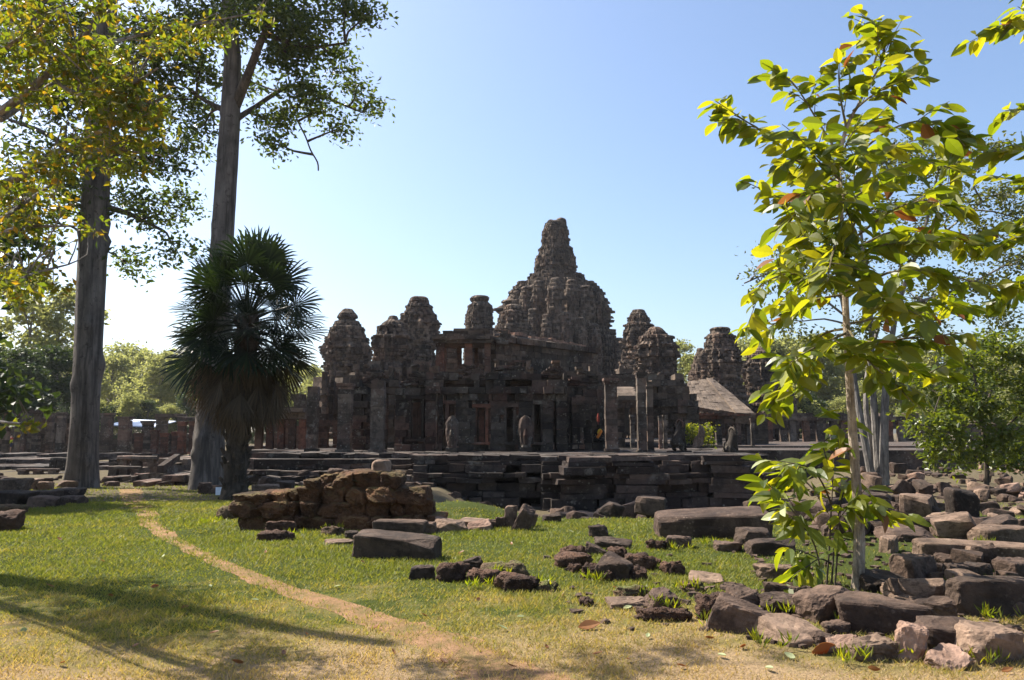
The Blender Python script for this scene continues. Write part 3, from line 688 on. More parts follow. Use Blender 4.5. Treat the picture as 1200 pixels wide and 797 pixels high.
wallmb(mb, 664, 707, 448, 528, YG + 1.0, 0.8, [(666, 669, 460, 522), (693, 707, 476, 528)], 0.36, 0.6, 0.04, bands=((524, 530, 0.3), (468, 473, 0.15)), pil=((672, 684, 0.3),))
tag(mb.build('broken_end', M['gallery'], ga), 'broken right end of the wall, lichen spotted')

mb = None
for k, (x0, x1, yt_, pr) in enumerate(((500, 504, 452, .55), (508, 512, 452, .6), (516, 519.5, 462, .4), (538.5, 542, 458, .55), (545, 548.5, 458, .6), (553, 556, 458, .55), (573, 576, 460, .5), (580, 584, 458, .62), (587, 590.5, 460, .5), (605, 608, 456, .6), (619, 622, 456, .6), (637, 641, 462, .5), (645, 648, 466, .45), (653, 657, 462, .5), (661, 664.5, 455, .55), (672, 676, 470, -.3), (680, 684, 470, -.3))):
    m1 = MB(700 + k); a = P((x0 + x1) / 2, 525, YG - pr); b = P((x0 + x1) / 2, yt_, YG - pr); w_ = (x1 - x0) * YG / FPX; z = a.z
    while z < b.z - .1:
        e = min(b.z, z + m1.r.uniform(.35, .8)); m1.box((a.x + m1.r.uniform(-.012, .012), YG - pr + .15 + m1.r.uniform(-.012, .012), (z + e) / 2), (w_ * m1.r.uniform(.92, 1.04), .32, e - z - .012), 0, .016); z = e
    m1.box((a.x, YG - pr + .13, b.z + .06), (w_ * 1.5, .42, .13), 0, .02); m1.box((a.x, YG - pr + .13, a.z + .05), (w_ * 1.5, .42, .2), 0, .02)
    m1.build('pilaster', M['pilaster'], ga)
mb = MB(779); a = P(505, 444, YG + .6); b = P(664, 444, YG + .6)
for k in range(12):
    x0 = a.x + (b.x - a.x) * k / 12; mb.box((x0 + (b.x - a.x) / 24, YG + 4.6, a.z - .1 + mb.r.uniform(-.04, .04)), ((b.x - a.x) / 12 - .01, 8.2, .3), 0, .02)
mb.build('added_roof_slabs', M['temple'], ga)  # unseen slabs added over the gallery to keep its openings dark
# leaning slabs of the left entrance porch
for k, (a, b, c, d, m_, lab) in enumerate((
        (359.5, 371.5, 453, 529, 'pillar', 'tall dark square pillar alone at the left end of the front row, near the palm'),
        (396, 411, 449, 530, 'pillar', 'square pillar with red stained lower half, second of the front row from the palm'),
        (434.5, 450, 446, 530, 'pillar', 'square pillar with pale lichen blotches on its top, left of a black gap in the gallery'),
        (709.5, 723.5, 443, 529, 'pillar', 'tall lichen spotted pillar right of the draped orange statue'),
        (747.5, 758, 436, 531, 'pillar', 'tallest free pillar, left half of the pair beside the left lion'),
        (758.5, 766, 447, 531, 'pillar', 'brownish pillar, right half of the pair beside the left lion'))):
    pillar('stone_pillar', lab, a, b, c, d, 34.0 if k != 5 else 34.3, m_, 50 + k, 'tall pillars along the terrace edge', cap=k in (1, 3, 4))
mb = MB(27)
ew = thing('entrance_wall', 'shadowed wall piece joining the left front pillars to the gallery', 'wall', tuple(P(440, 528, 38)))
wallmb(mb, 413, 468, 446, 528, 38, 0.7, [(453, 463, 460, 528)], 0.35, 0.5, 0.04, bands=((446, 452, 0.25),), pil=((418, 428, 0.3),)); mb.build('wall', M['gallery'], ew)

# left wing: small gallery lit from the side, behind the palm
lw = thing('side_gallery', 'low side gallery with lit cornice between the fan palm and the first pillar', 'gallery', tuple(P(345, 528, 44)))
mb = MB(28); wallmb(mb, 318, 398, 492, 528, 46.5, 0.6, [(352, 358, 500, 524), (384, 391, 496, 526)], 0.36, 0.2, 0.03); mb.build('wall', M['redpillar'], lw)
mb = MB(29); a = P(296, 487, 44); b = P(360, 487, 44); mb.box(((a.x + b.x) / 2, 44.4, a.z), (b.x - a.x, 1.6, 0.32), 0.0, 0.02)
mb.box(((a.x + b.x) / 2, 43.9, a.z + 0.3), (b.x - a.x + .1, 2.0, 0.22), 0.0, 0.03); mb.build('cornice', M['roof'], lw)
for x in (303, 316, 329, 342, 354):
    mb = MB(int(x)); p = P(x, 528, 43.9); q = P(x, 491, 43.9); mb.box((p.x, 43.9, (p.z + q.z) / 2), (0.36, 0.36, q.z - p.z), 0, 0.015); mb.build('pillar', M['redpillar'], lw)
mb = MB(31); wallmb(mb, 371, 438, 436, 500, 52, 1.2, [(376, 384, 462, 476)], 0.42, 0.6, 0.05, dY=3); wallmb(mb, 330, 376, 462, 492, 50, 1.0, (), 0.42, 0.7, 0.05)
bw = tag(mb.build('broken_wall', M['temple'], None, tuple(P(400, 510, 52))), 'broken sunlit masonry below the tower nearest the palm', 'wall')

# ---- upper level: retaining wall, porch and long gallery with lit ridge
up = thing('upper_terrace', 'tall middle level wall of dark masonry behind the front gallery', 'wall', tuple(P(600, 500, 47)))
mb = MB(32)
wallmb(mb, 432, 700, 436, 528, 45.8, 1.2, (), 0.45, 0.5, 0.06, bands=((436, 441, 0.3), (452, 456, 0.2)))
mb.build('wall', M['temple'], up)
mb = MB(33); wallmb(mb, 415, 470, 428, 470, 55, 1.5, (), 0.45, 0.7, 0.08); wallmb(mb, 432, 520, 424, 470, 56, 1.5, (), 0.45, 0.6, 0.08); mb.build('rear_wall', M['temple'], up)
a = P(430, 440, 46.8); b = P(700, 440, 46.8); c = P(720, 440, 64)
mb = MB(34); mb.box(((a.x + b.x) / 2 + 1, 56, a.z - 1.8), (b.x - a.x + 4, 19, 3.6)); mb.build('floor', M['temple'], up)

for k, (x0, x1, yt_, yb_, Y_) in enumerate(((376, 383, 440, 500, 49), (386, 392, 430, 500, 50), (415, 422, 436, 500, 44.5), (425, 431, 428, 500, 45), (434, 440, 432, 500, 44.6), (444, 450, 425, 500, 45), (455, 463, 430, 500, 44.6), (470, 476, 422, 500, 45), (482, 490, 430, 500, 44.6), (496, 502, 426, 500, 45), (508, 514, 430, 500, 44.8), (579, 585, 428, 500, 44.8), (592, 598, 432, 500, 44.8), (617, 624, 428, 500, 44.8), (634, 640, 434, 500, 44.8), (648, 655, 428, 500, 44.8), (676, 682, 432, 500, 45), (690, 698, 428, 500, 45))):
    m1 = MB(800 + k); a = P(x0, yb_, Y_); b = P(x1, yt_, Y_); z = a.z; f_ = 0
    while z < b.z - .1:
        hk = m1.r.uniform(.28, .5); w_ = (b.x - a.x) * m1.r.uniform(.85, 1.15) * (1.0 if z < b.z - 1.2 else .8)
        m1.box(((a.x + b.x) / 2 + m1.r.uniform(-.05, .05), Y_ + .2, z + hk / 2), (w_, .7, hk - .02), m1.r.uniform(-.06, .06), .035); z += hk
        if m1.r.random() < .3: m1.box(((a.x + b.x) / 2, Y_ + .15, z), (w_ * 1.35, .85, .14), 0, .03)
    m1.build('pier', M['temple'], up)
for k, (xc, hw_, yt_, yb_, Y_) in enumerate(((490, 17, 436, 452, 36.3), (550, 16, 428, 442, 36.6), (597, 22, 426, 442, 36.4), (650, 14, 430, 443, 36.5), (685, 18, 436, 452, 37.2), (440, 14, 434, 450, 38.2))):
    m1 = MB(850 + k); a = P(xc, yb_, Y_); b = P(xc, yt_, Y_); n_ = 6
    for i in range(n_):
        f = i / n_; w_ = 2 * hw_ * Y_ / FPX * (1 - f ** 1.6) + .25; hk = (b.z - a.z) / n_; x = -w_ / 2
        while x < w_ / 2 - .08:
            e = min(w_ / 2, x + m1.r.uniform(.25, .6))
            if m1.r.random() > .12: m1.box((a.x + (x + e) / 2, Y_ + m1.r.uniform(-.06, .06), a.z + hk * (i + .5)), (e - x - .01, .6, hk - .008), 0, .035)
            x = e
    m1.build('pediment', M['gallery'], ga)
ug = thing('upper_gallery', 'long upper gallery with open pillared porch and reddish sunlit roof ridge', 'gallery', tuple(P(600, 440, 48)))
Yp = 47.0
mb = MB(35)
for x0, x1, dy in ((511, 521, 0), (544.5, 553.5, 0), (568, 575, 0), (517, 523, 2.6), (536, 541, 2.6), (556, 561, 2.6)):
    m1 = MB(int(x0)); a = P(x0, 436, Yp + dy); b = P(x1, 400, Yp + dy)
    z = a.z
    for k in range(5):
        hk = (b.z - a.z) / 5; m1.box(((a.x + b.x) / 2, Yp + dy, z + hk / 2), (b.x - a.x, 0.5, hk - .01), 0, 0.02); z += hk
    m1.build('porch_pillar', M['redpillar'], ug)
a = P(509, 402, Yp); b = P(577, 402, Yp)
for k, (y0, y1, ins, pr) in enumerate(((403, 399, 0, 0.0), (399, 395.5, -1.5, 0.12), (395.5, 392, 3, -0.1), (392, 388, 10, -0.3), (388, 384.5, 22, -0.55))):
    z0 = P(540, y0, Yp).z; z1 = P(540, y1, Yp).z; x0 = P(509 + ins, 400, Yp).x; x1 = P(578 - ins * 0.35, 400, Yp).x; s = x0
    while s < x1 - 0.05:
        e = min(x1, s + mb.r.uniform(0.5, 1.1)); mb.box(((s + e) / 2, Yp + 1.2, (z0 + z1) / 2), (e - s - .01, 3.4 + 2 * pr, z1 - z0 - .008), 0, 0.03); s = e
mb.build('porch_roof', M['temple'], ug)
m1 = MB(777); wallmb(m1, 516, 566, 400, 440, 52, 0.6, [(541, 545, 408, 430)], 0.36, 0.3, 0.05); m1.build('rear_wall', M['temple'], ug)
# gallery running away to the right
mb = MB(36); wallmb(mb, 576, 697, 402, 444, 47.4, 0.7, [(603, 613, 425, 440), (668, 672, 438, 443)], 0.36, 0.05, 0.03, dY=7.5, bands=((402, 407, 0.25), (440, 446, 0.2)))
mb.build('wall', M['temple'], ug)
frame_part(ug, 'window', 603, 613, 425, 440, 48.7, 0.1, 'redpillar', 0.2, 37)
mb = MB(38); mr = MB(39)
A0 = P(576, 404, 47.0); A1 = P(697, 409, 54.6); B0 = P(584, 389.5, 48.6); B1 = P(688, 408, 56.4)
C0 = B0 + (B0 - A0) * 1.0; C1 = B1 + (B1 - A1) * 1.0; C0.z = A0.z; C1.z = A1.z
for i in range(22):
    for j in range(5):
        t0, t1 = i / 22, (i + 1) / 22 - 0.002; s0, s1 = j / 5, (j + 1) / 5
        cur = lambda s: math.sin(s * math.pi / 2) ** 0.8
        def pt(t, s, e):
            q = A0.lerp(A1, t); r_ = B0.lerp(B1, t); o = q.lerp(r_, s); o.z = q.z + (r_.z - q.z) * cur(s) + e; return o
        e = mb.r.uniform(-.03, .03)
        mb.hexa([pt(t0, s0, e - .3), pt(t1, s0, e - .3), pt(t1, s1, e - .3), pt(t0, s1, e - .3), pt(t0, s0, e), pt(t1, s0, e), pt(t1, s1, e), pt(t0, s1, e)])
        def pt2(t, s, e):
            q = C0.lerp(C1, t); r_ = B0.lerp(B1, t); o = q.lerp(r_, s); o.z = q.z + (r_.z - q.z) * cur(s) + e; return o
        mb.hexa([pt2(t1, s0, e - .3), pt2(t0, s0, e - .3), pt2(t0, s1, e - .3), pt2(t1, s1, e - .3), pt2(t1, s0, e), pt2(t0, s0, e), pt2(t0, s1, e), pt2(t1, s1, e)])
    c = B0.lerp(B1, (i + .5) / 22); d = (B1 - B0)
    if mr.r.random() > 0.12: mr.box((c.x, c.y, c.z + 0.08 + mr.r.uniform(-.05, .05)), (d.length / 22 - .02, 0.34, 0.20), math.atan2(d.y, d.x), 0.03)
mb.build('vaulted_roof', M['temple'], ug); tag(mr.build('roof_ridge', M['ridge'], ug), 'reddish sunlit ridge course')
mb = MB(40); p = P(589, 404, 47.0)
for k in range(9): mb.box((p.x + mb.r.uniform(-.3, .3), 46.9, p.z + 0.1 + k * 0.09), (0.7 - k * 0.05, 0.35, 0.16), mb.r.uniform(-.1, .1), 0.05)
mb.build('gable_carving', M['gallery'], ug)

# ---- right part: mass below the right towers
mb = MB(41)
wallmb(mb, 700, 806, 446, 500, 50, 1.4, [(724, 745, 470, 500)], 0.42, 0.7, 0.06, bands=((446, 452, 0.3), (470, 474, 0.25)))
wallmb(mb, 716, 800, 432, 460, 58, 1.4, (), 0.45, 0.8, 0.08)
rb = tag(mb.build('tower_base_wall', M['temple'], None, tuple(P(750, 500, 50))), 'broken tiers of masonry under the two towers right of the centre', 'wall')
bpr = thing('broken_pier', 'dark broken pier left of the sloping stone roof', 'pier', tuple(P(804, 530, 50)))
mb = MB(42); wallmb(mb, 792, 818, 462, 530, 50, 1.2, (), 0.42, 0.8, 0.07, bands=((478, 483, 0.3),), pil=((798, 806, 0.4),)); mb.build('shaft', M['gallery'], bpr)
mb = MB(42); wallmb(mb, 800, 818, 450, 530, 56, 1.2, (), 0.42, 0.8, 0.07); mb.build('rear_wall', M['gallery'], bpr)
# small vault end visible between two pillars
vs = thing('small_vault', 'short sunlit vault roof glimpsed between the two tall pillars', 'gallery', tuple(P(735, 528, 44)))
mb = MB(43); a = P(723, 464, 44); b = P(747, 464, 44); zt = P(735, 452, 44).z
for k in range(5):
    t0, t1 = k / 5, (k + 1) / 5; f = lambda t: a.z + (zt - a.z) * math.sin(t * math.pi / 2); y = lambda t: 43.6 + 1.5 * t
    mb.hexa([(a.x, y(t0), f(t0) - .25), (b.x, y(t0), f(t0) - .25), (b.x - .2, y(t1), f(t1) - .25), (a.x, y(t1), f(t1) - .25), (a.x, y(t0), f(t0)), (b.x, y(t0), f(t0)), (b.x - .2, y(t1), f(t1)), (a.x, y(t1), f(t1))])
mb.build('roof', M['roof'], vs)
mb = MB(44); wallmb(mb, 722, 748, 465, 478, 44, 0.6, (), 0.3, 0.2, 0.04); wallmb(mb, 722, 732, 478, 528, 44.4, 0.5, (), 0.35, 0, 0.03); wallmb(mb, 739, 748, 478, 505, 44.4, 0.5, (), 0.35, 0, 0.03); mb.build('wall', M['temple'], vs)
for k, (a, b, c, d, y_, lab) in enumerate(((739, 744, 486, 528, 43, 'short pale pillar in the gap under the small sunlit vault'), (772.5, 776, 487, 530, 40, 'thin sunlit jamb pillar left of the left lion'), (778, 782.5, 486, 530, 40, 'thin sunlit jamb pillar just behind the left lion'))):
    pillar('jamb_pillar', lab, a, b, c, d, y_, 'pillar', 70 + k, None)

# hall with sloping stone roof
hall = thing('roofed_hall', 'hall with sloping sunlit stone slab roof on square pillars', 'hall', tuple(P(850, 520, 52)))
mb = MB(45); mk = MB(46)
def slab_roof(mb, q, n, m, th_, jit=0.03):
    q = [Vector(v) for v in q]
    nrm = (q[1] - q[0]).cross(q[3] - q[0]).normalized()
    if nrm.z < 0: nrm = -nrm
    f = lambda u, v: q[0].lerp(q[1], u).lerp(q[3].lerp(q[2], u), v)
    for i in range(n):
        for j in range(m):
            e = nrm * mb.r.uniform(-jit, jit); d = nrm * th_
            c = [f(i / n + .004, j / m + .002), f((i + 1) / n - .004, j / m + .002), f((i + 1) / n - .004, (j + 1) / m - .002), f(i / n + .004, (j + 1) / m - .002)]
            mb.hexa([v + e - d for v in c] + [v + e for v in c])
slab_roof(mb, [P(813, 477, 51), P(866, 484, 51), P(829, 444, 56), P(806, 447, 56)], 9, 8, 0.25)
slab_roof(mk, [P(863, 484, 50.6), P(886, 485, 50.6), P(838, 445, 56), P(828, 442, 56)], 3, 10, 0.75)
tag(mb.build('roof', M['roof'], hall)); tag(mk.build('raised_roof_strip', M['roof'], hall))
mb = MB(47); wallmb(mb, 814, 890, 484, 491, 51.2, 0.7, (), 0.2, 0, 0.03, bands=((484, 487, 0.2),)); mb.build('lintel', M['redpillar'], hall)
mb = MB(48); wallmb(mb, 812, 900, 484, 534, 55, 0.6, [(846, 852, 498, 530), (826, 836, 496, 530)], 0.36, 0.1, 0.03); mb.build('rear_wall', M['temple'], hall)
for x0, x1 in ((818.5, 823), (839.5, 844.5), (863, 867), (875, 879)):
    m1 = MB(int(x0)); a = P(x0, 528, 51.2); b = P(x1, 491, 51.2)
    for k in range(4):
        hk = (b.z - a.z) / 4; m1.box(((a.x + b.x) / 2, 51.2, a.z + hk * (k + .5)), (b.x - a.x, 0.4, hk - .008), 0, 0.012)
    m1.build('pillar', M['pillar'], hall)
pillar('stone_pillar', 'slim pale pillar standing free right of the sloping roofed hall', 881, 885, 490, 538, 48, 'pillar', 81)

# right outer gallery
og = thing('outer_gallery', 'long ruined colonnade wall reaching right behind the young tree', 'gallery', tuple(P(980, 538, 68)))
mb = MB(49)
wallmb(mb, 872, 1075, 484, 540, 70, 0.8, [(933, 945, 505, 536), (905, 911, 500, 538), (1000, 1012, 500, 536), (1046, 1056, 505, 536)], 0.45, 0.7, 0.04, bands=((484, 489, 0.3),), pil=((912, 930, 0.3), (950, 958, 0.3)))
mb.build('wall', M['temple'], og); mb = MB(50)
wallmb(mb, 1075, 1240, 492, 540, 74, 0.8, [(1110, 1122, 508, 536), (1160, 1172, 508, 536)], 0.45, 0.6, 0.04, bands=((492, 496, 0.3),))
mb.build('wall', M['temple'], og)
mb = MB(51); wallmb(mb, 893, 1064, 488, 493, 66.5, 0.9, (), 0.35, 0.0, 0.03); mb.build('lintel', M['temple'], og)
for k, x in enumerate((894, 902, 918, 929, 945, 961, 977, 989, 1004, 1020, 1042, 1056)):
    m1 = MB(300 + k); a = P(x - 2.6, 538, 66.4); b = P(x + 2.6, 493, 66.4)
    for q in range(4):
        hk = (b.z - a.z) / 4; m1.box(((a.x + b.x) / 2, 66.4, a.z + hk * (q + .5)), (b.x - a.x, 0.4, hk - .008), 0, 0.015)
    m1.build('pillar', M['redpillar'] if k % 3 == 1 else M['pillar'], og)
mb = MB(52); wallmb(mb, 872, 1010, 535, 560, 60, 2.0, (), 0.3, 0.3, 0.06, bands=((535, 541, 0.35),)); wallmb(mb, 1000, 1260, 541, 560, 62, 2.0, (), 0.3, 0.5, 0.06, bands=((541, 546, 0.3),))
tag(mb.build('plinth', M['terrace'], og), 'sunlit low stone plinth')
# naga balustrade in front of it
mb = MB(53); pts = [P(x, y, 52) for x, y in ((874, 538), (890, 539.5), (905, 538.5), (920, 539), (932, 538), (938, 533), (941, 527), (939, 522))]
mb.tube(pts, [.16, .17, .17, .17, .17, .16, .2, .08], 8, 0.06)
for x in (882, 897, 912, 926): p = P(x, 544, 52); mb.box((p.x, 52, p.z), (0.4, 0.35, 0.4), 0, 0.03)
tag(mb.build('naga_balustrade', M['pillar'], None, tuple(P(905, 545, 52))), 'low serpent balustrade with upturned end left of the young tree stem', 'balustrade')

# ---- left colonnades
mb = MB(54); wallmb(mb, -60, 97, 484, 532, 62, 0.8, [(8, 14, 494, 528), (30, 37, 496, 530), (62, 70, 492, 526), (50, 54, 470, 500)], 0.42, 0.5, 0.04, bands=((484, 489, 0.3),), pil=((-10, 4, 0.3), (40, 48, 0.3), (74, 84, 0.3)))
tag(mb.build('colonnade_wall', M['temple'], None, tuple(P(40, 532, 62))), 'shaded ruined wall at the far left behind the giant trunk', 'wall')
mb = MB(55); wallmb(mb, 112, 232, 502, 532, 64, 0.7, [(126, 133, 506, 530), (150, 156, 508, 530)], 0.4, 0.8, 0.05)
tag(mb.build('ruined_wall', M['temple'], None, tuple(P(150, 532, 64))), 'low crumbled wall behind the pillars between the two giant trunks', 'wall')
LP = [(-12, -4, 480, 532), (3, 9, 480, 532), (17, 21, 478, 532), (24, 28, 482, 532), (38, 45, 481, 532), (54, 60, 486, 532), (66, 73, 483, 530), (78, 84, 486, 530), (118.5, 129, 484, 530), (139.5, 151, 488, 530), (167, 177, 493, 528), (183.5, 194, 488, 520), (208, 214, 486, 520)]
for k, (a, b, c, d) in enumerate(LP):
    pillar('colonnade_pillar', 'dark square pillar of the shaded left colonnade, number %s from the left edge' % ['one', 'two', 'three', 'four', 'five', 'six', 'seven', 'eight', 'nine', 'ten', 'eleven', 'twelve', 'thirteen'][k], a, b, c, d, 57 + (k % 3) * 0.8, 'pillar', 400 + k, 'pillars of the shaded left colonnade', cap=k > 7 or k % 2 == 0)
for k, (a, b, c, d, lab) in enumerate(((158, 165, 507, 533, 'short grey brown stump pillar left of the red sunlit row'), (177, 184, 503.5, 533, 'reddish sunlit pillar with square capital, first of the row beside the second trunk'), (188.5, 195, 507, 533, 'short orange sunlit pillar, second of the reddish row'), (201.5, 208, 505.5, 534, 'deep red pillar, third of the reddish row'), (208.5, 216, 494, 533, 'tall orange pillar, fourth of the reddish row'), (221, 226, 493, 532, 'tall orange pillar touching the second giant trunk'))):
    pillar('red_pillar', lab, a, b, c, d, 50, 'redpillar', 430 + k, 'reddish sunlit pillars left of the second giant trunk')
mb = MB(56); a = P(209, 491, 50.2); b = P(232, 491, 50.2); mb.box(((a.x + b.x) / 2, 50.2, a.z), (b.x - a.x, 0.5, 0.25), 0, .02)
tag(mb.build('stone_lintel', M['pillar'], None, tuple(P(220, 491, 50.2))), 'stone lintel lying across the two tall orange pillars', 'lintel')
mb = MB(57)
for k, (x0, x1, y0, y1) in enumerate(((-12, 48, 480, 484.5), (184, 216, 485, 489))):
    a = P(x0, y1, 57.5); b = P(x1, y0, 57.5); mb.box(((a.x + b.x) / 2, 57.6, (a.z + b.z) / 2), (b.x - a.x, 0.8, b.z - a.z), 0, .02)
    if k == 0: tag(mb.build('stone_lintel', M['temple'], None, tuple(a)), 'long lintel along the top of the far left colonnade', 'lintel'); mb = MB(58)
tag(mb.build('stone_lintel', M['temple'], None, tuple(a)), 'short lintel high behind the reddish sunlit pillars', 'lintel')
tp = thing('tarp_canopy', 'pale blue white tarpaulin canopy seen behind the left pillars', 'canopy', tuple(P(158, 505, 78)))
a = P(131, 496, 78); b = P(186, 496, 78); zt = P(150, 490.5, 78).z
mb = MB(59); mb.hexa([(a.x, 77, a.z - .25), (b.x, 77, a.z - .45), (b.x, 82, zt - .3), (a.x, 82, zt - .1), (a.x, 77, a.z - .15), (b.x, 77, a.z - .35), (b.x, 82, zt - .2), (a.x, 82, zt)]); mb.build('cover', M['tarp'], tp)
for x in (a.x + .2, (a.x + b.x) / 2, b.x - .2):
    mb = MB(60); mb.tube([(x, 77.2, -.6), (x, 77.2, a.z - .3)], [.05, .05], 6); mb.build('pole', M['white'], tp)

# left platform steps
lp = thing('left_platform', 'low stepped stone platform in front of the left colonnade', 'terrace', tuple(P(60, 565, 36)))
mb = MB(61)
for i, (px0, px1, yt, yb, Y) in enumerate(((-60, 84, 562, 571, 35), (-60, 140, 553, 562, 38.5), (-60, 150, 545, 553, 42), (-60, 240, 537, 546, 46), (-60, 250, 531, 538, 50))):
    wallmb(mb, px0, px1, yt, yb, Y, 3.6, (), 0.25, 0.35, 0.05)
mb.build('steps', M['terrace'], lp)
for k, (x0, x1, y0, y1, Y) in enumerate(((60, 84, 536, 541, 40), (138, 185, 534, 541, 37), (128, 166, 546, 552, 34), (20, 70, 549, 553, 36.5))):
    mb = MB(62 + k); a = P(x0, y1, Y); b = P(x1, y0, Y); L = b.x - a.x
    mb.tube([(a.x, Y, (a.z + b.z) / 2), (a.x + L * .3, Y, (a.z + b.z) / 2 + .02), (a.x + L * .7, Y, (a.z + b.z) / 2), (b.x, Y, (a.z + b.z) / 2)], [(b.z - a.z) / 2] * 4, 8, 0.06)
    for q in range(3): mb.box((a.x + L * (0.15 + .35 * q), Y, a.z - 0.12), (0.35, 0.3, 0.4), 0, .03)
    tag(mb.build('balustrade_rail', M['pillar'], None, tuple(a)), ['short rounded balustrade rail left of the first giant trunk', 'long rounded balustrade rail below the reddish pillars', 'sunlit rounded rail near the foot of the rubble stairs', 'low balustrade rail on the far left platform steps'][k], 'balustrade')
# rubble stairs between the trunks
mb = MB(66)
for k in range(70):
    x = mb.r.uniform(135, 236); t = mb.r.random(); y = 571 - t * 32 + (x < 165) * 4; Y = 28.5 + t * 12
    p = P(x, y, Y); mb.box(tuple(p), (mb.r.uniform(.4, 1.2), mb.r.uniform(.4, .8), mb.r.uniform(.18, .34)), mb.r.uniform(-.4, .4), .05)
wallmb(mb, 168, 236, 556, 575, 29.0, 1.6, (), 0.2, 0.5, 0.07); wallmb(mb, 178, 236, 546, 560, 32, 2.6, (), 0.2, 0.5, 0.07); wallmb(mb, 206, 240, 536, 550, 36, 3.5, (), 0.2, 0.5, 0.07)
wallmb(mb, 140, 165, 552, 563, 31, 1.2, (), 0.2, 0.4, 0.07)
tag(mb.build('ruined_stairs', M['pillar'], None, tuple(P(200, 572, 29))), 'collapsed stone stairs just left of the second giant trunk', 'stairs')
mb = MB(67); a = P(184, 549, 30); b = P(204, 535, 32); d = (b - a)
mb.hexa([a + Vector((0, 0, -.15)), a + Vector((.12, .3, -.15)), b + Vector((.12, .3, -.15)), b + Vector((0, 0, -.15)), a + Vector((0, 0, .1)), a + Vector((.12, .3, .1)), b + Vector((.12, .3, .1)), b + Vector((0, 0, .1))])
tag(mb.build('fallen_beam', M['pillar'], None, tuple(a)), 'stone beam fallen aslant on the collapsed stairs', 'beam')

# ------------------------------------------------------------------ fallen stones
def rock_mesh(name, dims, rough=0.03, rnd=0.35, seed=0, corner=0.10, sub=7, warp=0.0):
    """weathered block: subdivided box with moved corners, rounded edges and a noisy skin; origin at the base"""
    rr = random.Random(seed)
    K = np.array([[[[rr.uniform(-1, 1) * corner for _ in range(3)] for _ in range(2)] for _ in range(2)] for _ in range(2)])
    V = []; F = []; b = 0
    t = np.linspace(-1, 1, sub + 1); t = np.sign(t) * np.abs(t) ** 0.8
    n = sub + 1
    for ax in range(3):
        for sg in (-1, 1):
            a_, b_ = np.meshgrid(t, t, indexing='ij')
            P_ = np.zeros((n, n, 3)); P_[..., ax] = sg; P_[..., (ax + 1) % 3] = a_ * (1 if sg > 0 else -1) if False else a_; P_[..., (ax + 2) % 3] = b_
            V.append(P_.reshape(-1, 3))
            i, j = np.meshgrid(np.arange(sub), np.arange(sub), indexing='ij')
            q = np.stack([i * n + j, (i + 1) * n + j, (i + 1) * n + j + 1, i * n + j + 1], -1).reshape(-1, 4) + b
            F.append(q if sg > 0 else q[:, ::-1]); b += n * n
    V = np.concatenate(V); F = np.concatenate(F)
    key = np.round(V, 4); u, inv = np.unique(key, axis=0, return_inverse=True); inv = inv.reshape(-1)
    V = u; F = inv[F]
    # round the edges
    p = 2.0 + 14.0 * (1 - rnd) ** 1.5
    L = (np.abs(V) ** p).sum(1) ** (1 / p)
    V = V / L[:, None] * (1 - 0.0)
    f = (V + 1) / 2
    f = np.clip(f, 0, 1)
    off = np.zeros_like(V)
    for i in (0, 1):
        for j in (0, 1):
            for k in (0, 1):
                wgt = (f[:, 0] if i else 1 - f[:, 0]) * (f[:, 1] if j else 1 - f[:, 1]) * (f[:, 2] if k else 1 - f[:, 2])
                off += wgt[:, None] * K[i, j, k][None, :]
    V = V + off * 2
    for _ in range(5 if rnd < 0.5 else 3):
        c_ = np.array([rr.choice((-1, 1)) * rr.uniform(.3, 1), rr.choice((-1, 1)) * rr.uniform(.3, 1), rr.choice((-.4, 1)) * rr.uniform(.2, 1)]); c_ /= np.linalg.norm(c_)
        sp_ = V @ c_; lim = sp_.max() * (rr.uniform(0.70, 0.93) if rnd > 0.17 else rr.uniform(0.86, 0.96))
        V = V - np.maximum(0, sp_ - lim)[:, None] * c_[None, :]
    d = np.array(dims) / 2
    V = V * d
    s = Vector((seed * 1.37, seed * 0.71, seed * 2.3)); m = min(dims)
    nrm = V / np.maximum(np.linalg.norm(V, axis=1)[:, None], 1e-6)
    for i in range(len(V)):
        v = Vector(V[i])
        q = mnoise.noise(v * (2.2 / max(m, .12)) + s) * 0.6 + mnoise.noise(v * (6.0 / max(m, .12)) + s) * 0.4
        q += 0.28 * mnoise.noise(v * (15.0 / max(m, .12)) + s)
        V[i] += nrm[i] * q * rough * 1.25
    V[:, 2] += d[2]
    return mesh_np(name, V, F, np.full(len(F), 0.5))
RS = [0]
def stone(name, label, x0, x1, yt, yb, mat='sand', cat='stone', dep=0.7, rz=None, tilt=(0, 0), rough=None, rnd=None, corner=None, group=None, hk=0.8, sink=0.04, z=None, Y=None, sub=None, hgt=None):
    """a fallen stone fitted to the photograph's pixel box"""
    RS[0] += 1; sd = RS[0]
    g = G((x0 + x1) / 2, yb) if Y is None else P((x0 + x1) / 2, yb, Y)
    wd = (x1 - x0) * g.y / FPX; hh = hgt or max(0.05, (yb - yt) * g.y / FPX * hk)
    lat = mat in ('lat', 'mossy')
    rough = rough if rough is not None else (0.05 if lat else 0.022)
    rnd = rnd if rnd is not None else (0.75 if lat else 0.22)
    rr = random.Random(sd)
    d = wd * dep if dep < 5 else dep
    me = rock_mesh(name, (wd, max(0.15, d), hh + sink), rough, rnd, sd, corner if corner is not None else (0.16 if lat else 0.11), sub or (12 if lat else 11))
    if lat or (rnd > 0.5): me.polygons.foreach_set('use_smooth', [True] * len(me.polygons))
    o = link_mesh(name, me, M[mat], None, (g.x, g.y + max(0.15, d) * 0.42, (z if z is not None else g.z) - sink))
    o.rotation_euler = (R(tilt[0]), R(tilt[1]), R(rr.uniform(-14, 14) if rz is None else rz))
    return tag(o, label, cat, group)
S = 'sandstone_block'; L_ = 'laterite_lump'
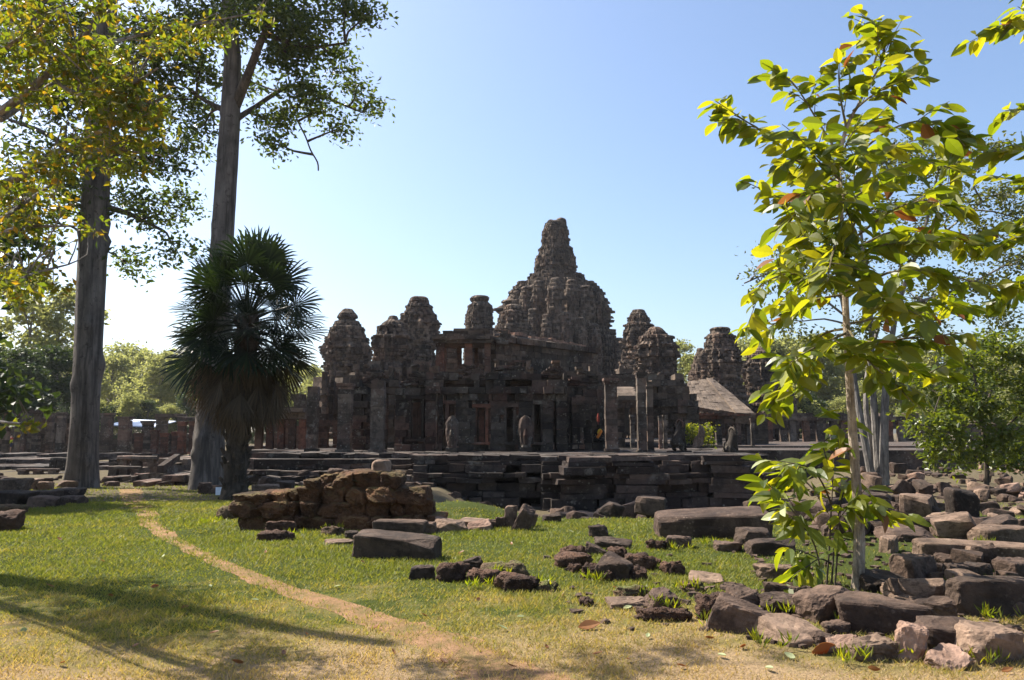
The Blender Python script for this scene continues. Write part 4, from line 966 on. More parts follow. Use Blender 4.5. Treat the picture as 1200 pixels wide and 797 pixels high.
# front right heap
stone('boulder', 'dark rounded boulder with the young tree rising just behind its right side', 951, 1000, 688, 729, 'sand', 'boulder', 0.8, 25, (4, -6), rnd=0.5, corner=0.2)
stone(S, 'large flat topped block directly in front of the young tree stem', 998, 1090, 694, 744, 'sand', 'stone', 0.75, -12, (6, 2), hk=0.72)
stone('stone_slab', 'smooth grey slab lying tilted at the front of the heap, right of the grass edge', 907, 972, 724, 755, 'pale', 'slab', 0.9, 20, (16, 6), hk=0.5, rough=0.01)
stone(S, 'small square chip wedged between the flat slab and the large block', 971, 997, 730, 744, 'sand', 'stone', 0.9)
stone('stone_slab', 'dark thin slab under the right edge of the tilted grey slab', 949, 977, 741, 757, 'sand', 'slab', 0.8, 30, (12, 0))
stone('stone_slab', 'pale salmon coloured slab half hidden behind the front grey stone', 977, 1010, 742, 766, 'pink', 'slab', 0.7, -20, (20, -8), hk=0.6)
stone(S, 'grey weathered stone at the very front of the heap, grass against its foot', 1000, 1054, 748, 773, 'pale', 'stone', 0.7, 8, (8, 0), rough=0.03)
stone('stone_slab', 'salmon pink slab standing on its edge in the front row', 1050, 1084, 734, 775, 'pink', 'slab', 0.35, -24, (-8, 14), hk=0.95)
stone(S, 'small black stone behind the upright salmon slab', 1079, 1101, 727, 756, 'rubble', 'stone', 0.8)
stone(S, 'wide brown block at the front right corner, left of the largest one', 1094, 1150, 726, 768, 'sand', 'stone', 0.9, -8, (6, -3), hk=0.75)
stone(S, 'largest front right corner block with pale scuffed top', 1132, 1206, 727, 776, 'pale', 'stone', 0.8, 10, (8, 5), hk=0.72)
stone('stone_slab', 'cream coloured sloping stone at the feet of the front right corner blocks', 1098, 1140, 757, 783, 'pink', 'slab', 0.8, 35, (14, -16), hk=0.6)
stone(S, 'dark carved squared block standing upright with a small round hole, right edge', 1125, 1216, 682, 722, 'rubble', 'stone', 0.3, 0, (0, 0), hk=1.0, rnd=0.12, corner=0.03)
stone(S, 'short dark beam end behind the carved upright block', 1112, 1165, 662, 687, 'rubble', 'stone', 0.4, 4, hk=0.9, rnd=0.15)
stone(S, 'big cube like block with a lit brown left side, right of the young tree', 1051, 1100, 648, 687, 'sand', 'stone', 0.75, 34, (4, 4), hk=0.85)
stone('stone_slab', 'lit flat slab between the large flat topped block and the cube like block', 1051, 1117, 686, 707, 'pale', 'slab', 0.8, -10, (10, 6), hk=0.6)
stone(S, 'dark wedge stone right of the large flat topped block', 1089, 1126, 702, 727, 'sand', 'stone', 0.8, -22, (8, -10))
stone('stone_slab', 'dark jagged slab immediately right of the young tree stem', 1014, 1066, 673, 693, 'rubble', 'slab', 0.7, 12, (12, 8), corner=0.2)
stone(S, 'brown sloping stone left of the dark boulder, under the sapling', 895, 945, 698, 719, 'sand', 'stone', 0.7, -8, (8, 5), hk=0.8)
stone(S, 'grooved pale brown block on the lawn behind the sapling heap', 891, 934, 664, 680, 'pale', 'stone', 0.5, 5, hk=0.9)
stone(S, 'small dark pointed stone left of the sapling stems', 901, 927, 681, 698, 'sand', 'stone', 0.8, corner=0.2)
stone(S, 'low brown stone between the sapling stems and the lawn', 924, 950, 684, 700, 'sand', 'stone', 0.8)
stone(S, 'grey stone right of the cube like block', 1100, 1128, 650, 668, 'sand', 'stone', 0.8, -15, (10, 10))
stone('stone_shard', 'pointed ribbed stone standing behind the short dark beam end', 1130, 1158, 645, 664, 'pale', 'stone', 0.6, 0, corner=0.3, hk=1.0)
stone(S, 'jagged brown stone beside the pointed ribbed one', 1150, 1172, 645, 668, 'sand', 'stone', 0.7, corner=0.25, hk=1.0)
stone(S, 'brown block cut by the right edge above the carved block', 1182, 1225, 656, 681, 'sand', 'stone', 0.8)
stone('stone_slab', 'small dark splinter in the grass at the left end of the heap', 899, 922, 727, 741, 'sand', 'slab', 0.7, 35, (0, -22))
stone(S, 'dark small block tucked under the cube like block', 1094, 1118, 668, 688, 'sand', 'stone', 0.8)
stone('stone_beam', 'long pale squared beam lying aslant at the right edge', 1088, 1215, 630, 662, 'pale', 'beam', 0.28, -7, (5, 2), hk=0.75, rnd=0.12, corner=0.04)
stone(S, 'pale broken trough like stone behind the long squared beam', 1150, 1212, 618, 638, 'pale', 'stone', 0.6, 5, hk=0.9)
stone('stone_slab', 'broad lit slab left of the long squared beam', 1043, 1098, 616, 634, 'sand', 'slab', 0.8, 10, (8, 5), hk=0.7)
stone('stone_beam', 'long dark beam behind the broad lit slab', 1062, 1126, 607, 626, 'rubble', 'beam', 0.4, -6, hk=0.9)
stone('boulder', 'tall stump like dark boulder standing up in the rubble right of the multi stemmed tree', 1117, 1149, 578, 618, 'rubble', 'boulder', 0.8, 12, rnd=0.5, corner=0.2, hk=0.95)
stone('stone_slab', 'big raised slab with lit top just right of the young tree stem', 1008, 1046, 575, 600, 'rubble', 'slab', 0.9, 6, hk=0.85)
stone(S, 'large dark angular block right of the raised slab, below the multi stemmed tree', 1046, 1096, 577, 599, 'rubble', 'stone', 0.7, 8)
stone('stone_slab', 'dark slab leaning steeply against the rubble below the multi stemmed tree', 1046, 1071, 562, 581, 'rubble', 'slab', 0.4, 0, (0, 32), hk=0.8)
# carved ring group
stone(L_, 'rough brown laterite lump behind the tilted grey block, left end of the heap', 819, 856, 696, 728, 'lat', 'rock', 0.8)
rb_ = stone(S, 'squared block carrying a carved ring ornament', 857, 893, 690, 716, 'sand', 'stone', 0.8, 18, (4, 6))
stone(S, 'tilted squared block with a smooth pale sloping top, left front of the heap', 836, 896, 704, 741, 'sand', 'stone', 0.6, -16, (6, 16), hk=0.8, rnd=0.2)
g0 = G(863, 700)
ring = []
mb = MB(90)
pz = P(863, 691, g0.y)
for (cx_, cy_, r_) in ((-.05, 0, .055), (.06, .02, .05), (0.0, .09, .05)):
    mb.tube([(pz.x + cx_ + r_ * math.cos(t), g0.y + .12 + cy_ + r_ * math.sin(t), pz.z) for t in np.linspace(0, 2 * math.pi, 13)], [.026] * 13, 6, 0.1, cap=False)
tag(mb.build('carved_ornament', M['rubble'], None, tuple(pz)), 'dark carved ring ornament lying on the squared block left of the sapling', 'carving')
# big slab and stones round it
stone('stone_slab', 'huge thick slab with flat lit top and dark front, lying left of the sapling', 779, 910, 596, 631, 'sand', 'slab', 0.42, -4, (5, -3), hk=0.8, rnd=0.16, corner=0.06)
stone(S, 'supporting dark stone under the right end of the huge thick slab', 866, 905, 618, 640, 'rubble', 'stone', 0.8)
stone(L_, 'low brown stone in the grass under the left end of the huge slab', 760, 781, 632, 644, 'lat', 'rock', 0.8)
stone(S, 'jagged dark stone in the grass below the huge slab', 785, 814, 630, 643, 'sand', 'stone', 0.8, corner=0.25)
stone('stone_slab', 'flat brown stone sunk in the grass below the middle of the huge slab', 842, 872, 634, 646, 'sand', 'slab', 0.8)
stone(S, 'long dark lying block behind the sapling leaves', 880, 938, 630, 650, 'rubble', 'stone', 0.5, 6)
stone(L_, 'reddish round pitted stone alone right of the brown heap', 778, 800, 657, 674, 'lat', 'rock', 0.9)
stone('stone_slab', 'thin pale flat slab in the grass right of the pitted stones', 815, 851, 672, 684, 'pale', 'slab', 1.2, -18, (4, 4), hk=0.3)
stone(L_, 'pitted brown stone with tufts of grass, left of the carved ring stone', 800, 829, 681, 694, 'mossy', 'rock', 0.7)
stone('boulder', 'brown boulder standing behind a flat narrow stone, in the right lawn', 758, 794, 691, 714, 'sand', 'boulder', 0.8, 20, rnd=0.45, corner=0.18)
stone('stone_slab', 'flat narrow rough stone lying in front of the brown boulder', 757, 802, 716, 728, 'lat', 'slab', 0.35, 4, rnd=0.4)
stone('stone_slab', 'flat pale grey slab sunk in the grass left of the brown boulder', 712, 760, 704, 713, 'pale', 'slab', 0.8, 6, hk=0.3)
# brown heap on the lawn
stone(S, 'small upright dark cube with a pale crack, alone at the top of the lawn', 690, 713, 616, 629, 'rubble', 'stone', 0.6, 3, hk=0.95)
stone('stone_slab', 'dark flat slab with a raised back, just below the small upright cube', 698, 741, 630, 644, 'rubble', 'slab', 0.5, -12, (10, 4), hk=0.7)
stone(L_, 'wide reddish laterite slab forming the left of the brown heap', 649, 690, 648, 666, 'lat', 'rock', 0.9, -8)
stone(L_, 'flat reddish stone at the back left of the brown heap', 656, 684, 641, 653, 'lat', 'rock', 0.9)
stone('stone_slab', 'dark slanting slab at the top of the brown heap', 684, 708, 639, 651, 'rubble', 'slab', 0.5, -18, (0, 18))
stone(L_, 'pitted round stone at the back of the brown heap', 715, 736, 641, 657, 'lat', 'rock', 0.9)
stone(S, 'large dark angular block in the middle of the brown heap', 697, 737, 650, 679, 'sand', 'stone', 0.8, -20, (5, 12), hk=0.9, corner=0.2)
stone(L_, 'big pitted lump at the right of the brown heap', 736, 767, 649, 669, 'lat', 'rock', 0.9)
stone(L_, 'low dark lump at the right foot of the angular block', 730, 758, 663, 680, 'lat', 'rock', 0.8)
stone(L_, 'crumbly brown lump at the left foot of the angular block', 684, 707, 661, 679, 'lat', 'rock', 0.9)
stone(L_, 'fist sized brown stone at the front left foot of the brown heap', 667, 680, 661, 671, 'lat', 'rock', 0.9)
stone(L_, 'small crumb of laterite at the very front of the brown heap', 706, 722, 670, 681, 'lat', 'rock', 0.9)
stone(L_, 'small brown stone right beside the big pitted lump', 765, 774, 655, 661, 'lat', 'rock', 0.9)
stone('stone_slab', 'long low mossy brown stone half buried below the brown heap', 724, 765, 687, 701, 'mossy', 'rock', 0.5, 6, rnd=0.6)
stone(L_, 'dark low stone crowned with weeds, left lawn of the brown heap', 629, 652, 682, 693, 'mossy', 'rock', 0.8)
stone(L_, 'tiny dark stone in the trodden grass', 682, 694, 703, 710, 'lat', 'rock', 0.8)
# slabs in the middle of the lawn
stone('stone_beam', 'big long dark squared block with smooth lit top, lying alone on the lawn', 411, 514, 625, 655, 'rubble', 'beam', 0.4, -11, (4, 3.5), hk=0.85, rnd=0.14, corner=0.05)
stone('stone_beam', 'long dark slab parallel to and behind the big squared block', 436, 498, 610, 627, 'rubble', 'beam', 0.4, -3, hk=0.9, rnd=0.14, corner=0.05)
stone(S, 'small dark block touching the left rear end of the big squared block', 404, 420, 621, 632, 'rubble', 'stone', 0.6)
stone('stone_slab', 'pale flat slab sunk in the grass left of the big squared block', 379, 412, 630, 639, 'pale', 'slab', 0.9, 10, hk=0.3)
stone(S, 'small blackish angular block alone in front of the big squared block', 480, 509, 661, 679, 'rubble', 'stone', 0.8, 15, corner=0.16)
stone(L_, 'ball like pitted laterite lump leaning on the tilted dark slab', 512, 545, 659, 682, 'lat', 'rock', 0.9)
stone('stone_slab', 'tilted dark slab rising to the right above the pitted lumps', 540, 569, 654, 671, 'rubble', 'slab', 0.5, 0, (0, -16), hk=0.8)
stone(L_, 'low wide pitted lump under the tilted dark slab', 547, 584, 669, 684, 'lat', 'rock', 0.8)
stone(L_, 'weedy rounded laterite lump at the back right of the pitted row', 567, 616, 659, 675, 'mossy', 'rock', 0.6)
stone(L_, 'largest wedge shaped pitted lump at the front right of the row', 577, 626, 672, 694, 'lat', 'rock', 0.6, -10, (0, 6))
stone(S, 'short rough stone at the right end of the dark rear slab', 496, 511, 611, 625, 'sand', 'stone', 0.8)
stone('stone_slab', 'large lit sloping rock slab right of the dark rear slab', 509, 541, 607, 623, 'pale', 'slab', 0.9, 14, (10, 8), hk=0.8, corner=0.2)
stone('stone_slab', 'lit flat slab at the back of the row of slabs', 534, 573, 606, 618, 'pale', 'slab', 0.9, -10, hk=0.6)
stone('stone_slab', 'pinkish triangular slab in the middle of the row of slabs', 546, 574, 609, 622, 'pink', 'slab', 0.7, 8, (14, 0), corner=0.25, hk=0.8)
stone(S, 'dark squared stone at the right end of the row of slabs', 563, 585, 607, 619, 'rubble', 'stone', 0.7)
stone('stone_shard', 'low grey shard left of the standing pointed stones', 582, 592, 607, 619, 'sand', 'stone', 0.6, corner=0.3, hk=1)
stone('stone_shard', 'slender pale pointed stone standing upright', 591, 602, 594, 619, 'pale', 'stone', 0.5, 0, (0, 6), corner=0.3, hk=1)
stone('stone_shard', 'big dark stone leaning to the right among the standing pointed stones', 599, 619, 596, 622, 'sand', 'stone', 0.5, 0, (0, 20), corner=0.25, hk=1)
stone('stone_shard', 'upright lit stone at the right of the standing pointed stones', 614, 628, 600, 618, 'pale', 'stone', 0.5, 0, (0, 10), corner=0.22, hk=1)
stone(S, 'dark rounded stone right of the standing pointed stones', 637, 658, 602, 613, 'rubble', 'stone', 0.8)
# by the laterite mound
stone(S, 'upper of two dark slabs piled at the foot of the laterite wall', 309, 344, 609, 625, 'lat', 'stone', 0.6, 4, rnd=0.35)
stone(S, 'lower of two dark slabs in front of the laterite wall', 304, 341, 622, 634, 'lat', 'stone', 0.5, 2, rnd=0.35)
stone(S, 'mossy flat stone in the grass right of the two dark slabs', 378, 401, 615, 627, 'mossy', 'stone', 0.6)
stone(S, 'white weathered carved rock on the grass at the foot of the stepped terrace side', 296, 324, 566, 581, 'pale', 'stone', 0.6, 10)
stone(S, 'grey squared stone under the second giant trunk, left one', 231, 246, 566, 579, 'sand', 'stone', 0.7, hk=0.9)
stone(S, 'grey squared stone under the second giant trunk, right one', 245, 262, 568, 579, 'sand', 'stone', 0.7, hk=0.9)
stone('boulder', 'lit boulder just left of the first giant trunk', 65, 88, 561, 572, 'pale', 'boulder', 0.8)
# heap at the left edge
for k, (a, b, c, d, m_, lab) in enumerate(((-10, 24, 557, 582, 'pale', 'pale cracked slab at the top left of the heap by the left edge'), (18, 42, 559, 574, 'pale', 'lit pointed slab on top of the left edge heap'), (40, 58, 562, 574, 'pale', 'lit small block at the right of the left edge heap top'), (-8, 30, 574, 593, 'rubble', 'dark thick block in the middle of the left edge heap'), (26, 62, 573, 588, 'rubble', 'dark flat slab across the middle of the left edge heap'), (58, 92, 571, 584, 'rubble', 'black slab reaching right out of the left edge heap'), (30, 66, 580, 595, 'sand', 'lower grey slab of the left edge heap'), (64, 94, 580, 591, 'rubble', 'low dark slab at the right foot of the left edge heap'), (-20, 19, 594, 622, 'lat', 'dark laterite block at the left edge in front of the heap'), (-12, 22, 590, 603, 'mossy', 'grassy stone behind the laterite block at the left edge'))):
    stone(S if m_ != 'lat' else L_, lab, a, b, c, d, m_, 'stone', 0.7, group='heap of slabs by the left edge')

# old laterite wall (mound)
lwall = thing('laterite_wall', 'crumbling ochre laterite wall with a grassy top, in the middle of the lawn', 'wall', tuple(G(385, 622)))
base = ORG[lwall.name]; y0 = base.y + 0.1
def fx_(px): return (px - 600) / FPX * y0
prof_ = [(276, 584), (290, 580), (330, 578), (345, 576), (352, 566), (378, 562), (385, 556), (440, 552), (462, 560), (470, 568), (480, 575), (490, 585), (503, 590)]
pxs = [p[0] for p in prof_]; pys = [p[1] for p in prof_]
rr = random.Random(5)
row_z = base.z - 0.05; k = 0
VV = []; FF = []; nb_ = 0
while row_z < base.z + 1.2:
    hgt = rr.uniform(0.17, 0.24); px = 274 + rr.uniform(0, 8)
    while px < 503:
        wpx = rr.uniform(14, 38); ce = px + wpx / 2
        top = EYE + (505 - np.interp(ce, pxs, pys)) / FPX * (y0 + 0.2)
        if row_z + hgt * 0.45 < top:
            me = rock_mesh('tmp', (wpx * y0 / FPX * 1.16, 0.85, min(hgt * 1.28, top - row_z + 0.05)), 0.05, 0.30, 900 + k, 0.10, 8)
            v = np.zeros(len(me.vertices) * 3); me.vertices.foreach_get('co', v); v = v.reshape(-1, 3)
            f = np.zeros(len(me.polygons) * 4, np.int32); me.loops.foreach_get('vertex_index', f)
            v += np.array([fx_(ce), y0 + 0.45 + rr.uniform(-.06, .08) + 0.25 * (row_z - base.z), row_z])
            VV.append(v); FF.append(f.reshape(-1, 4) + nb_); nb_ += len(v); bpy.data.meshes.remove(me); k += 1
        px += wpx
    row_z += hgt
VV = np.concatenate(VV) - np.array(base); FF = np.concatenate(FF)
me = mesh_np('blocks', VV, FF, np.repeat(np.array([rr.random() for _ in range(k)]), len(FF) // k))
link_mesh('blocks', me, M['lat_wall'], lwall)
# earth and turf on its top
gxs = np.linspace(276, 500, 60); gy_ = np.linspace(0, 1, 16)
A = np.zeros((60, 16, 3))
for i, px in enumerate(gxs):
    top = EYE + (505 - np.interp(px, pxs, pys)) / FPX * (y0 + 0.2)
    for j, t in enumerate(gy_):
        A[i, j] = (fx_(px), y0 + 0.25 + t * 1.6, max(base.z - .1, base.z - .1 + (top - base.z + .14) * (math.sin(math.pi * min(1, 0.25 + t * 0.95)) ** 0.6) - 0.25 * t + 0.05 * mnoise.noise(Vector((px * .05, t * 3, 1)))))
mb = MB(91); mb.grid(A); o_ = mb.build('turf_top', M['lat_wall'], lwall, smooth=True)
stone('boulder', 'rounded pale boulder perched on the highest point of the laterite wall', 433, 456, 541, 558, 'pale', 'boulder', 0.9, 10, Y=y0 + 0.5, rnd=0.6, hk=1.0)
stone('boulder', 'dark flat stone perched on the crest of the laterite wall, left of the pale one', 382, 401, 549, 557, 'sand', 'boulder', 0.9, 0, Y=y0 + 0.7, rnd=0.5, hk=1.0)
stone(L_, 'rough low laterite lump crumbled off the left end of the wall', 253, 277, 592, 608, 'mossy', 'rock', 0.9)

# scattered rubble: one object each, shapes shared by a few meshes
RM = []
for k in range(10):
    rr = random.Random(k)
    RM.append(rock_mesh('rubble_block', (1.0, rr.uniform(.55, .9), rr.uniform(.3, .75)), 0.03, rr.uniform(.15, .4), 2000 + k, 0.13, 5))
def scatter(n, px0, px1, py0, py1, s0, s1, labels, group, seed, mats=('rubble', 'sand', 'rubble', 'pale'), z=None, Yr=None):
    rr = random.Random(seed); out = []
    for k in range(n):
        px = rr.uniform(px0, px1); py = py0 + (py1 - py0) * rr.random() ** 0.8
        if Yr:
            Yv = rr.uniform(*Yr); x = (px - 600) / FPX * Yv; g = Vector((x, Yv, h1(x, Yv)))
        else: g = G(px, py)
        if g.y > 70: continue
        s = rr.uniform(s0, s1) * 0.78
        m_ = rr.choice(mats)
        me = RM[rr.randrange(10)]
        key = me.name + m_
        if key not in RMM:
            q = me.copy(); q.materials.clear(); q.materials.append(M[m_]); RMM[key] = q
        kind = rr.random(); sz = s * rr.uniform(.5, .8) if kind < .5 else s
        o = bpy.data.objects.new('rubble_stone', RMM[key]); COL.objects.link(o)
        o.location = (g.x, g.y, g.z - 0.12 * s + (rr.random() < .3) * .25 * s); o.scale = (s, s * rr.uniform(.6, 1), sz)
        o.rotation_euler = (R(rr.uniform(-16, 16)), R(rr.uniform(-18, 18)), rr.uniform(0, 6.3))
        tag(o, labels[0] if kind < .5 else labels[1], 'rubble', group)
        out.append(o)
    return out
RMM = {}
scatter(72, 1000, 1215, 553, 585, 0.22, 0.8, ('flat small stone of the sunlit rubble field under the far bushy tree', 'chunky stone of the sunlit rubble field under the far bushy tree'), 'rubble under the far bushy tree', 1, ('pale', 'sand', 'sand', 'rubble', 'pink', 'rubble'))
scatter(50, 1010, 1215, 580, 632, 0.3, 0.75, ('flat dark stone of the rubble between the beam and the multi stemmed tree', 'thick dark stone of the rubble between the beam and the multi stemmed tree'), 'dark rubble right of the young tree', 2)
scatter(20, 1010, 1215, 640, 720, 0.25, 0.5, ('small flat stone filling gaps in the front right heap', 'small chunky stone filling gaps in the front right heap'), 'filler stones of the front right heap', 3, ('sand', 'sand', 'pale', 'rubble'))
scatter(30, 895, 1030, 560, 632, 0.4, 0.9, ('flat dark stone in the shade behind the sapling leaves', 'thick dark stone in the shade behind the sapling leaves'), 'shaded rubble behind the sapling', 4, ('rubble', 'sand', 'rubble'))
scatter(34, 520, 905, 0, 1, 0.5, 1.1, ('flat blackish block of the rubble at the terrace foot', 'thick blackish block of the rubble at the terrace foot'), 'dark rubble along the terrace foot', 5, ('rubble', 'rubble', 'sand'), Yr=(16.5, 27.5))
scatter(16, 640, 790, 0, 1, 0.55, 0.95, ('flat dark block showing over the crest of the lawn', 'squared dark block showing over the crest of the lawn'), 'dark blocks behind the lawn crest', 6, ('rubble', 'rubble', 'sand'), Yr=(15.4, 17.5))
scatter(18, -10, 240, 0, 1, 0.4, 0.9, ('flat loose stone on the ground before the left platform', 'chunky loose stone on the ground before the left platform'), 'loose stones before the left platform', 7, ('pale', 'sand', 'rubble'), Yr=(28.5, 34))
scatter(10, 290, 500, 0, 1, 0.4, 0.8, ('flat stone fallen at the foot of the stepped terrace side', 'chunky stone fallen at the foot of the stepped terrace side'), 'stones at the stepped terrace foot', 8, ('rubble', 'sand'), Yr=(22, 26.5))
scatter(30, 890, 1230, 0, 1, 0.5, 1.3, ('flat broken block lying before the low plinth of the right gallery', 'thick broken block lying before the low plinth of the right gallery'), 'blocks before the right gallery plinth', 9, ('rubble', 'sand', 'rubble', 'pale'), Yr=(34, 57))
scatter(18, 1000, 1230, 0, 1, 0.3, 0.8, ('flat low stone between the bushy tree and the beam', 'chunky low stone between the bushy tree and the beam'), 'low stones round the bushy tree', 10, ('rubble', 'sand', 'pale', 'pink'), Yr=(15, 27))
mb = MB(92); rr = random.Random(3)
gp = []
for k in range(700):
    px = rr.uniform(880, 1210); py = rr.uniform(556, 760); g = G(px, py) if k % 12 else G(rr.uniform(640, 900), rr.uniform(640, 740))
    if g.y > 60: continue
    s = rr.uniform(.012, .05) * (0.6 + g.y * .05); mb.box((g.x, g.y, g.z + s * .2), (s * 2, s * 1.5, s), rr.uniform(0, 3), s * .3)
tag(mb.build('gravel', M['sand']), 'stone crumbs and chips littering the ground of the rubble field', 'gravel', kind='stuff')

# ------------------------------------------------------------------ vegetation
def rot_frames(d, rng, flat=0.0):
    """random side vectors perpendicular to directions d (n,3); flat biases the blade to lie level"""
    r = rng.normal(size=d.shape)
    if flat: r = r * (1 - flat); r[:, 2] = r[:, 2] * (1 - flat)
    s = np.cross(d, r); s /= np.maximum(np.linalg.norm(s, axis=1)[:, None], 1e-6)
    return s, np.cross(s, d)
def leaves(P0, D, ln, wd, rng, fold=0.25, side=None):
    """small leaves: four-point blades folded along the midrib (two triangles of two faces)"""
    n = len(P0); D = D / np.maximum(np.linalg.norm(D, axis=1)[:, None], 1e-6)
    s, u = rot_frames(D, rng) if side is None else side
    ln = np.asarray(ln)[:, None]; wd = np.asarray(wd)[:, None]
    mid = P0 + D * ln * 0.5
    a = P0; b = mid + s * wd * 0.5 + u * wd * fold; c = P0 + D * ln; e = mid - s * wd * 0.5 + u * wd * fold
    V = np.stack([a, b, c, e], 1).reshape(-1, 3)
    i = np.arange(n)[:, None] * 4
    F = np.concatenate([i + np.array([[0, 1, 2]]), i + np.array([[0, 2, 3]])], 0)
    return V, F
def leaf_cloud(centres, per, sig, ln, rng, droop=0.3, lw=0.5):
    C = np.repeat(np.asarray(centres, float), per, 0); n = len(C)
    Pp = C + rng.normal(size=(n, 3)) * np.array([sig, sig, sig * 0.6])
    D = rng.normal(size=(n, 3)); D[:, 2] = D[:, 2] * 0.6 - droop
    l = ln * rng.uniform(0.65, 1.3, n)
    return leaves(Pp, D, l, l * lw, rng)
def limb(mb, pts, r0, r1, n=8, wob=0.08, sub=3, jit=0.0, rr=random):
    """smooth tapered limb through points"""
    pts = [Vector(p) for p in pts]; out = []
    for i in range(len(pts) - 1):
        p0 = pts[max(i - 1, 0)]; p1 = pts[i]; p2 = pts[i + 1]; p3 = pts[min(i + 2, len(pts) - 1)]
        for k in range(sub):
            t = k / sub
            q = 0.5 * ((2 * p1) + (p2 - p0) * t + (2 * p0 - 5 * p1 + 4 * p2 - p3) * t * t + (3 * p1 - p0 - 3 * p2 + p3) * t ** 3)
            if jit and out: q = q + Vector((rr.uniform(-jit, jit), rr.uniform(-jit, jit), rr.uniform(-jit, jit)))
            out.append(q)
    out.append(pts[-1]); m = len(out)
    mb.tube(out, [r0 + (r1 - r0) * (i / (m - 1)) ** 0.85 for i in range(m)], n, wob)
    return out

def crown_tree(t, blobs, limbs, mats, rng, rr, Y, per_cl=55, ncl=14, sig=0.28, ln=0.17, twig_mat='bark_dark', droop=0.3, dens=1.0, dYr=2.5, twr=0.035, part='crown'):
    """foliage blobs [(px, py, r px, depth shift)] joined to the nearest limb point by twigs"""
    cents = []; mb = MB(int(rng.integers(9999)))
    lp = np.array([tuple(p) for l in limbs for p in l])
    for (px, py, rp, dY) in blobs:
        c = P(px, py, Y + dY); r = rp * Y / FPX
        near = Vector(lp[np.argmin(((lp - np.array(c)) ** 2).sum(1) + 3.0 * np.maximum(0, lp[:, 2] - c.z))])
        hub = c.lerp(near, 0.25)
        m_ = near.lerp(hub, 0.5) + Vector((rr.uniform(-.2, .2), rr.uniform(-.2, .2), rr.uniform(-.1, .25)))
        limb(mb, [near, m_, hub, c], twr * 1.6, twr * 0.5, 5, 0.05, 2)
        k = max(4, int(ncl * (rp / 50.0) ** 2 * dens))
        for i in range(k):
            v = rng.normal(size=3); v /= np.linalg.norm(v); v *= r * rng.random() ** 0.45; v[2] *= 0.75
            q = np.array(c) + v
            cents.append(q)
            if i % 2 == 0: limb(mb, [hub, hub.lerp(Vector(q), 0.55) + Vector((0, 0, rr.uniform(0, .15))), Vector(q)], twr * 0.6, twr * 0.2, 4, 0, 1)
    V, F = leaf_cloud(cents, per_cl, sig, ln, rng, droop)
    o = tag(mb.build('twigs', M[twig_mat], t), kind='stuff')
    if isinstance(mats, str): mats = [mats]
    me = mesh_np(part, V - np.array(ORG[t.name]), F)
    link_mesh(part, me, M[mats[0]], t)
    return cents

def trunk_fluted(name, t, pts, radii, flare, mat, seed, n=40):
    """big trunk with buttress swellings at its foot"""
    rr = random.Random(seed); pts = [Vector(p) for p in pts]; V = []
    kn = [(rr.uniform(.5, 14), rr.uniform(0, 6.28), rr.uniform(.08, .3), rr.uniform(.05, .14)) for _ in range(26)]
    m = 110
    cum = [0]
    for a, b in zip(pts[:-1], pts[1:]): cum.append(cum[-1] + (b - a).length)
    for i in range(m):
        s = cum[-1] * (i / (m - 1)) ** 1.4
        k = min(len(pts) - 2, max(0, int(np.searchsorted(cum, s)) - 1)); f = (s - cum[k]) / max(cum[k + 1] - cum[k], 1e-6)
        c = pts[k].lerp(pts[k + 1], f); r = radii[k] + (radii[k + 1] - radii[k]) * f
        fl = flare * math.exp(-s / 0.9)
        row = []
        for j in range(n):
            a = 2 * math.pi * j / n
            q = r * (1 + 0.05 * math.sin(3 * a + seed + s * .2) + 0.035 * math.sin(7 * a + s * .5) + 0.03 * mnoise.noise(Vector((math.cos(a) * 2, math.sin(a) * 2, s * 1.2 + seed)))) + fl * (0.35 + 0.65 * max(0, math.cos(2.5 * a + seed)) ** 1.5)
            for ks, ka, kr, kh in kn:
                da_ = abs((a - ka + math.pi) % (2 * math.pi) - math.pi) * r
                q += r * kh * 1.6 * math.exp(-((s - ks) / kr) ** 2 - (da_ / kr) ** 2)
            row.append((c.x + q * math.cos(a), c.y + q * math.sin(a), c.z))
        V.append(row)
    mb = MB(seed); mb.grid(np.array(V), closed=True)
    return mb.build(name, M[mat], t, smooth=True)

# two giant trees
rng = np.random.default_rng(21); rr = random.Random(21)
YT = 26.5
b0 = G(98, 571); YT = b0.y
gt = thing('giant_tree', 'giant pale trunked tree at the far left, its trunk bare up to the yellowing branches', 'tree', tuple(b0 - Vector((0, 0, .15))))
tp_ = [b0 - Vector((0, 0, .2)), P(101, 480, YT), P(105, 380, YT), P(109, 280, YT), P(113, 200, YT), P(120, 100, YT), P(126, 0, YT), P(130, -120, YT)]
trunk_fluted('trunk', gt, tp_, [k * YT / FPX for k in (15.5, 14.5, 15, 15.5, 15, 13, 11, 6)], 0.22, 'bark_giant', 3)
mb = MB(101); L1 = []
for pts in ([(116, 150, 0), (80, 90, 1), (30, 40, 2), (-20, 10, 2)], [(119, 120, 0), (160, 70, -1), (190, 40, -2)], [(113, 200, 0), (60, 160, -1), (10, 140, -2)], [(114, 190, 0), (165, 170, 1), (205, 175, 2)], [(111, 240, 0), (150, 250, 1), (190, 270, 1)], [(126, 10, 0), (90, -60, 1), (40, -120, 1)], [(127, -10, 0), (170, -80, -1), (210, -130, -1)]):
    mb = MB(101); L1.append(limb(mb, [P(a, b, YT + c) for a, b, c in pts], 0.15, 0.05, 8)); mb.build('limb', M['bark_giant'], gt)
pass
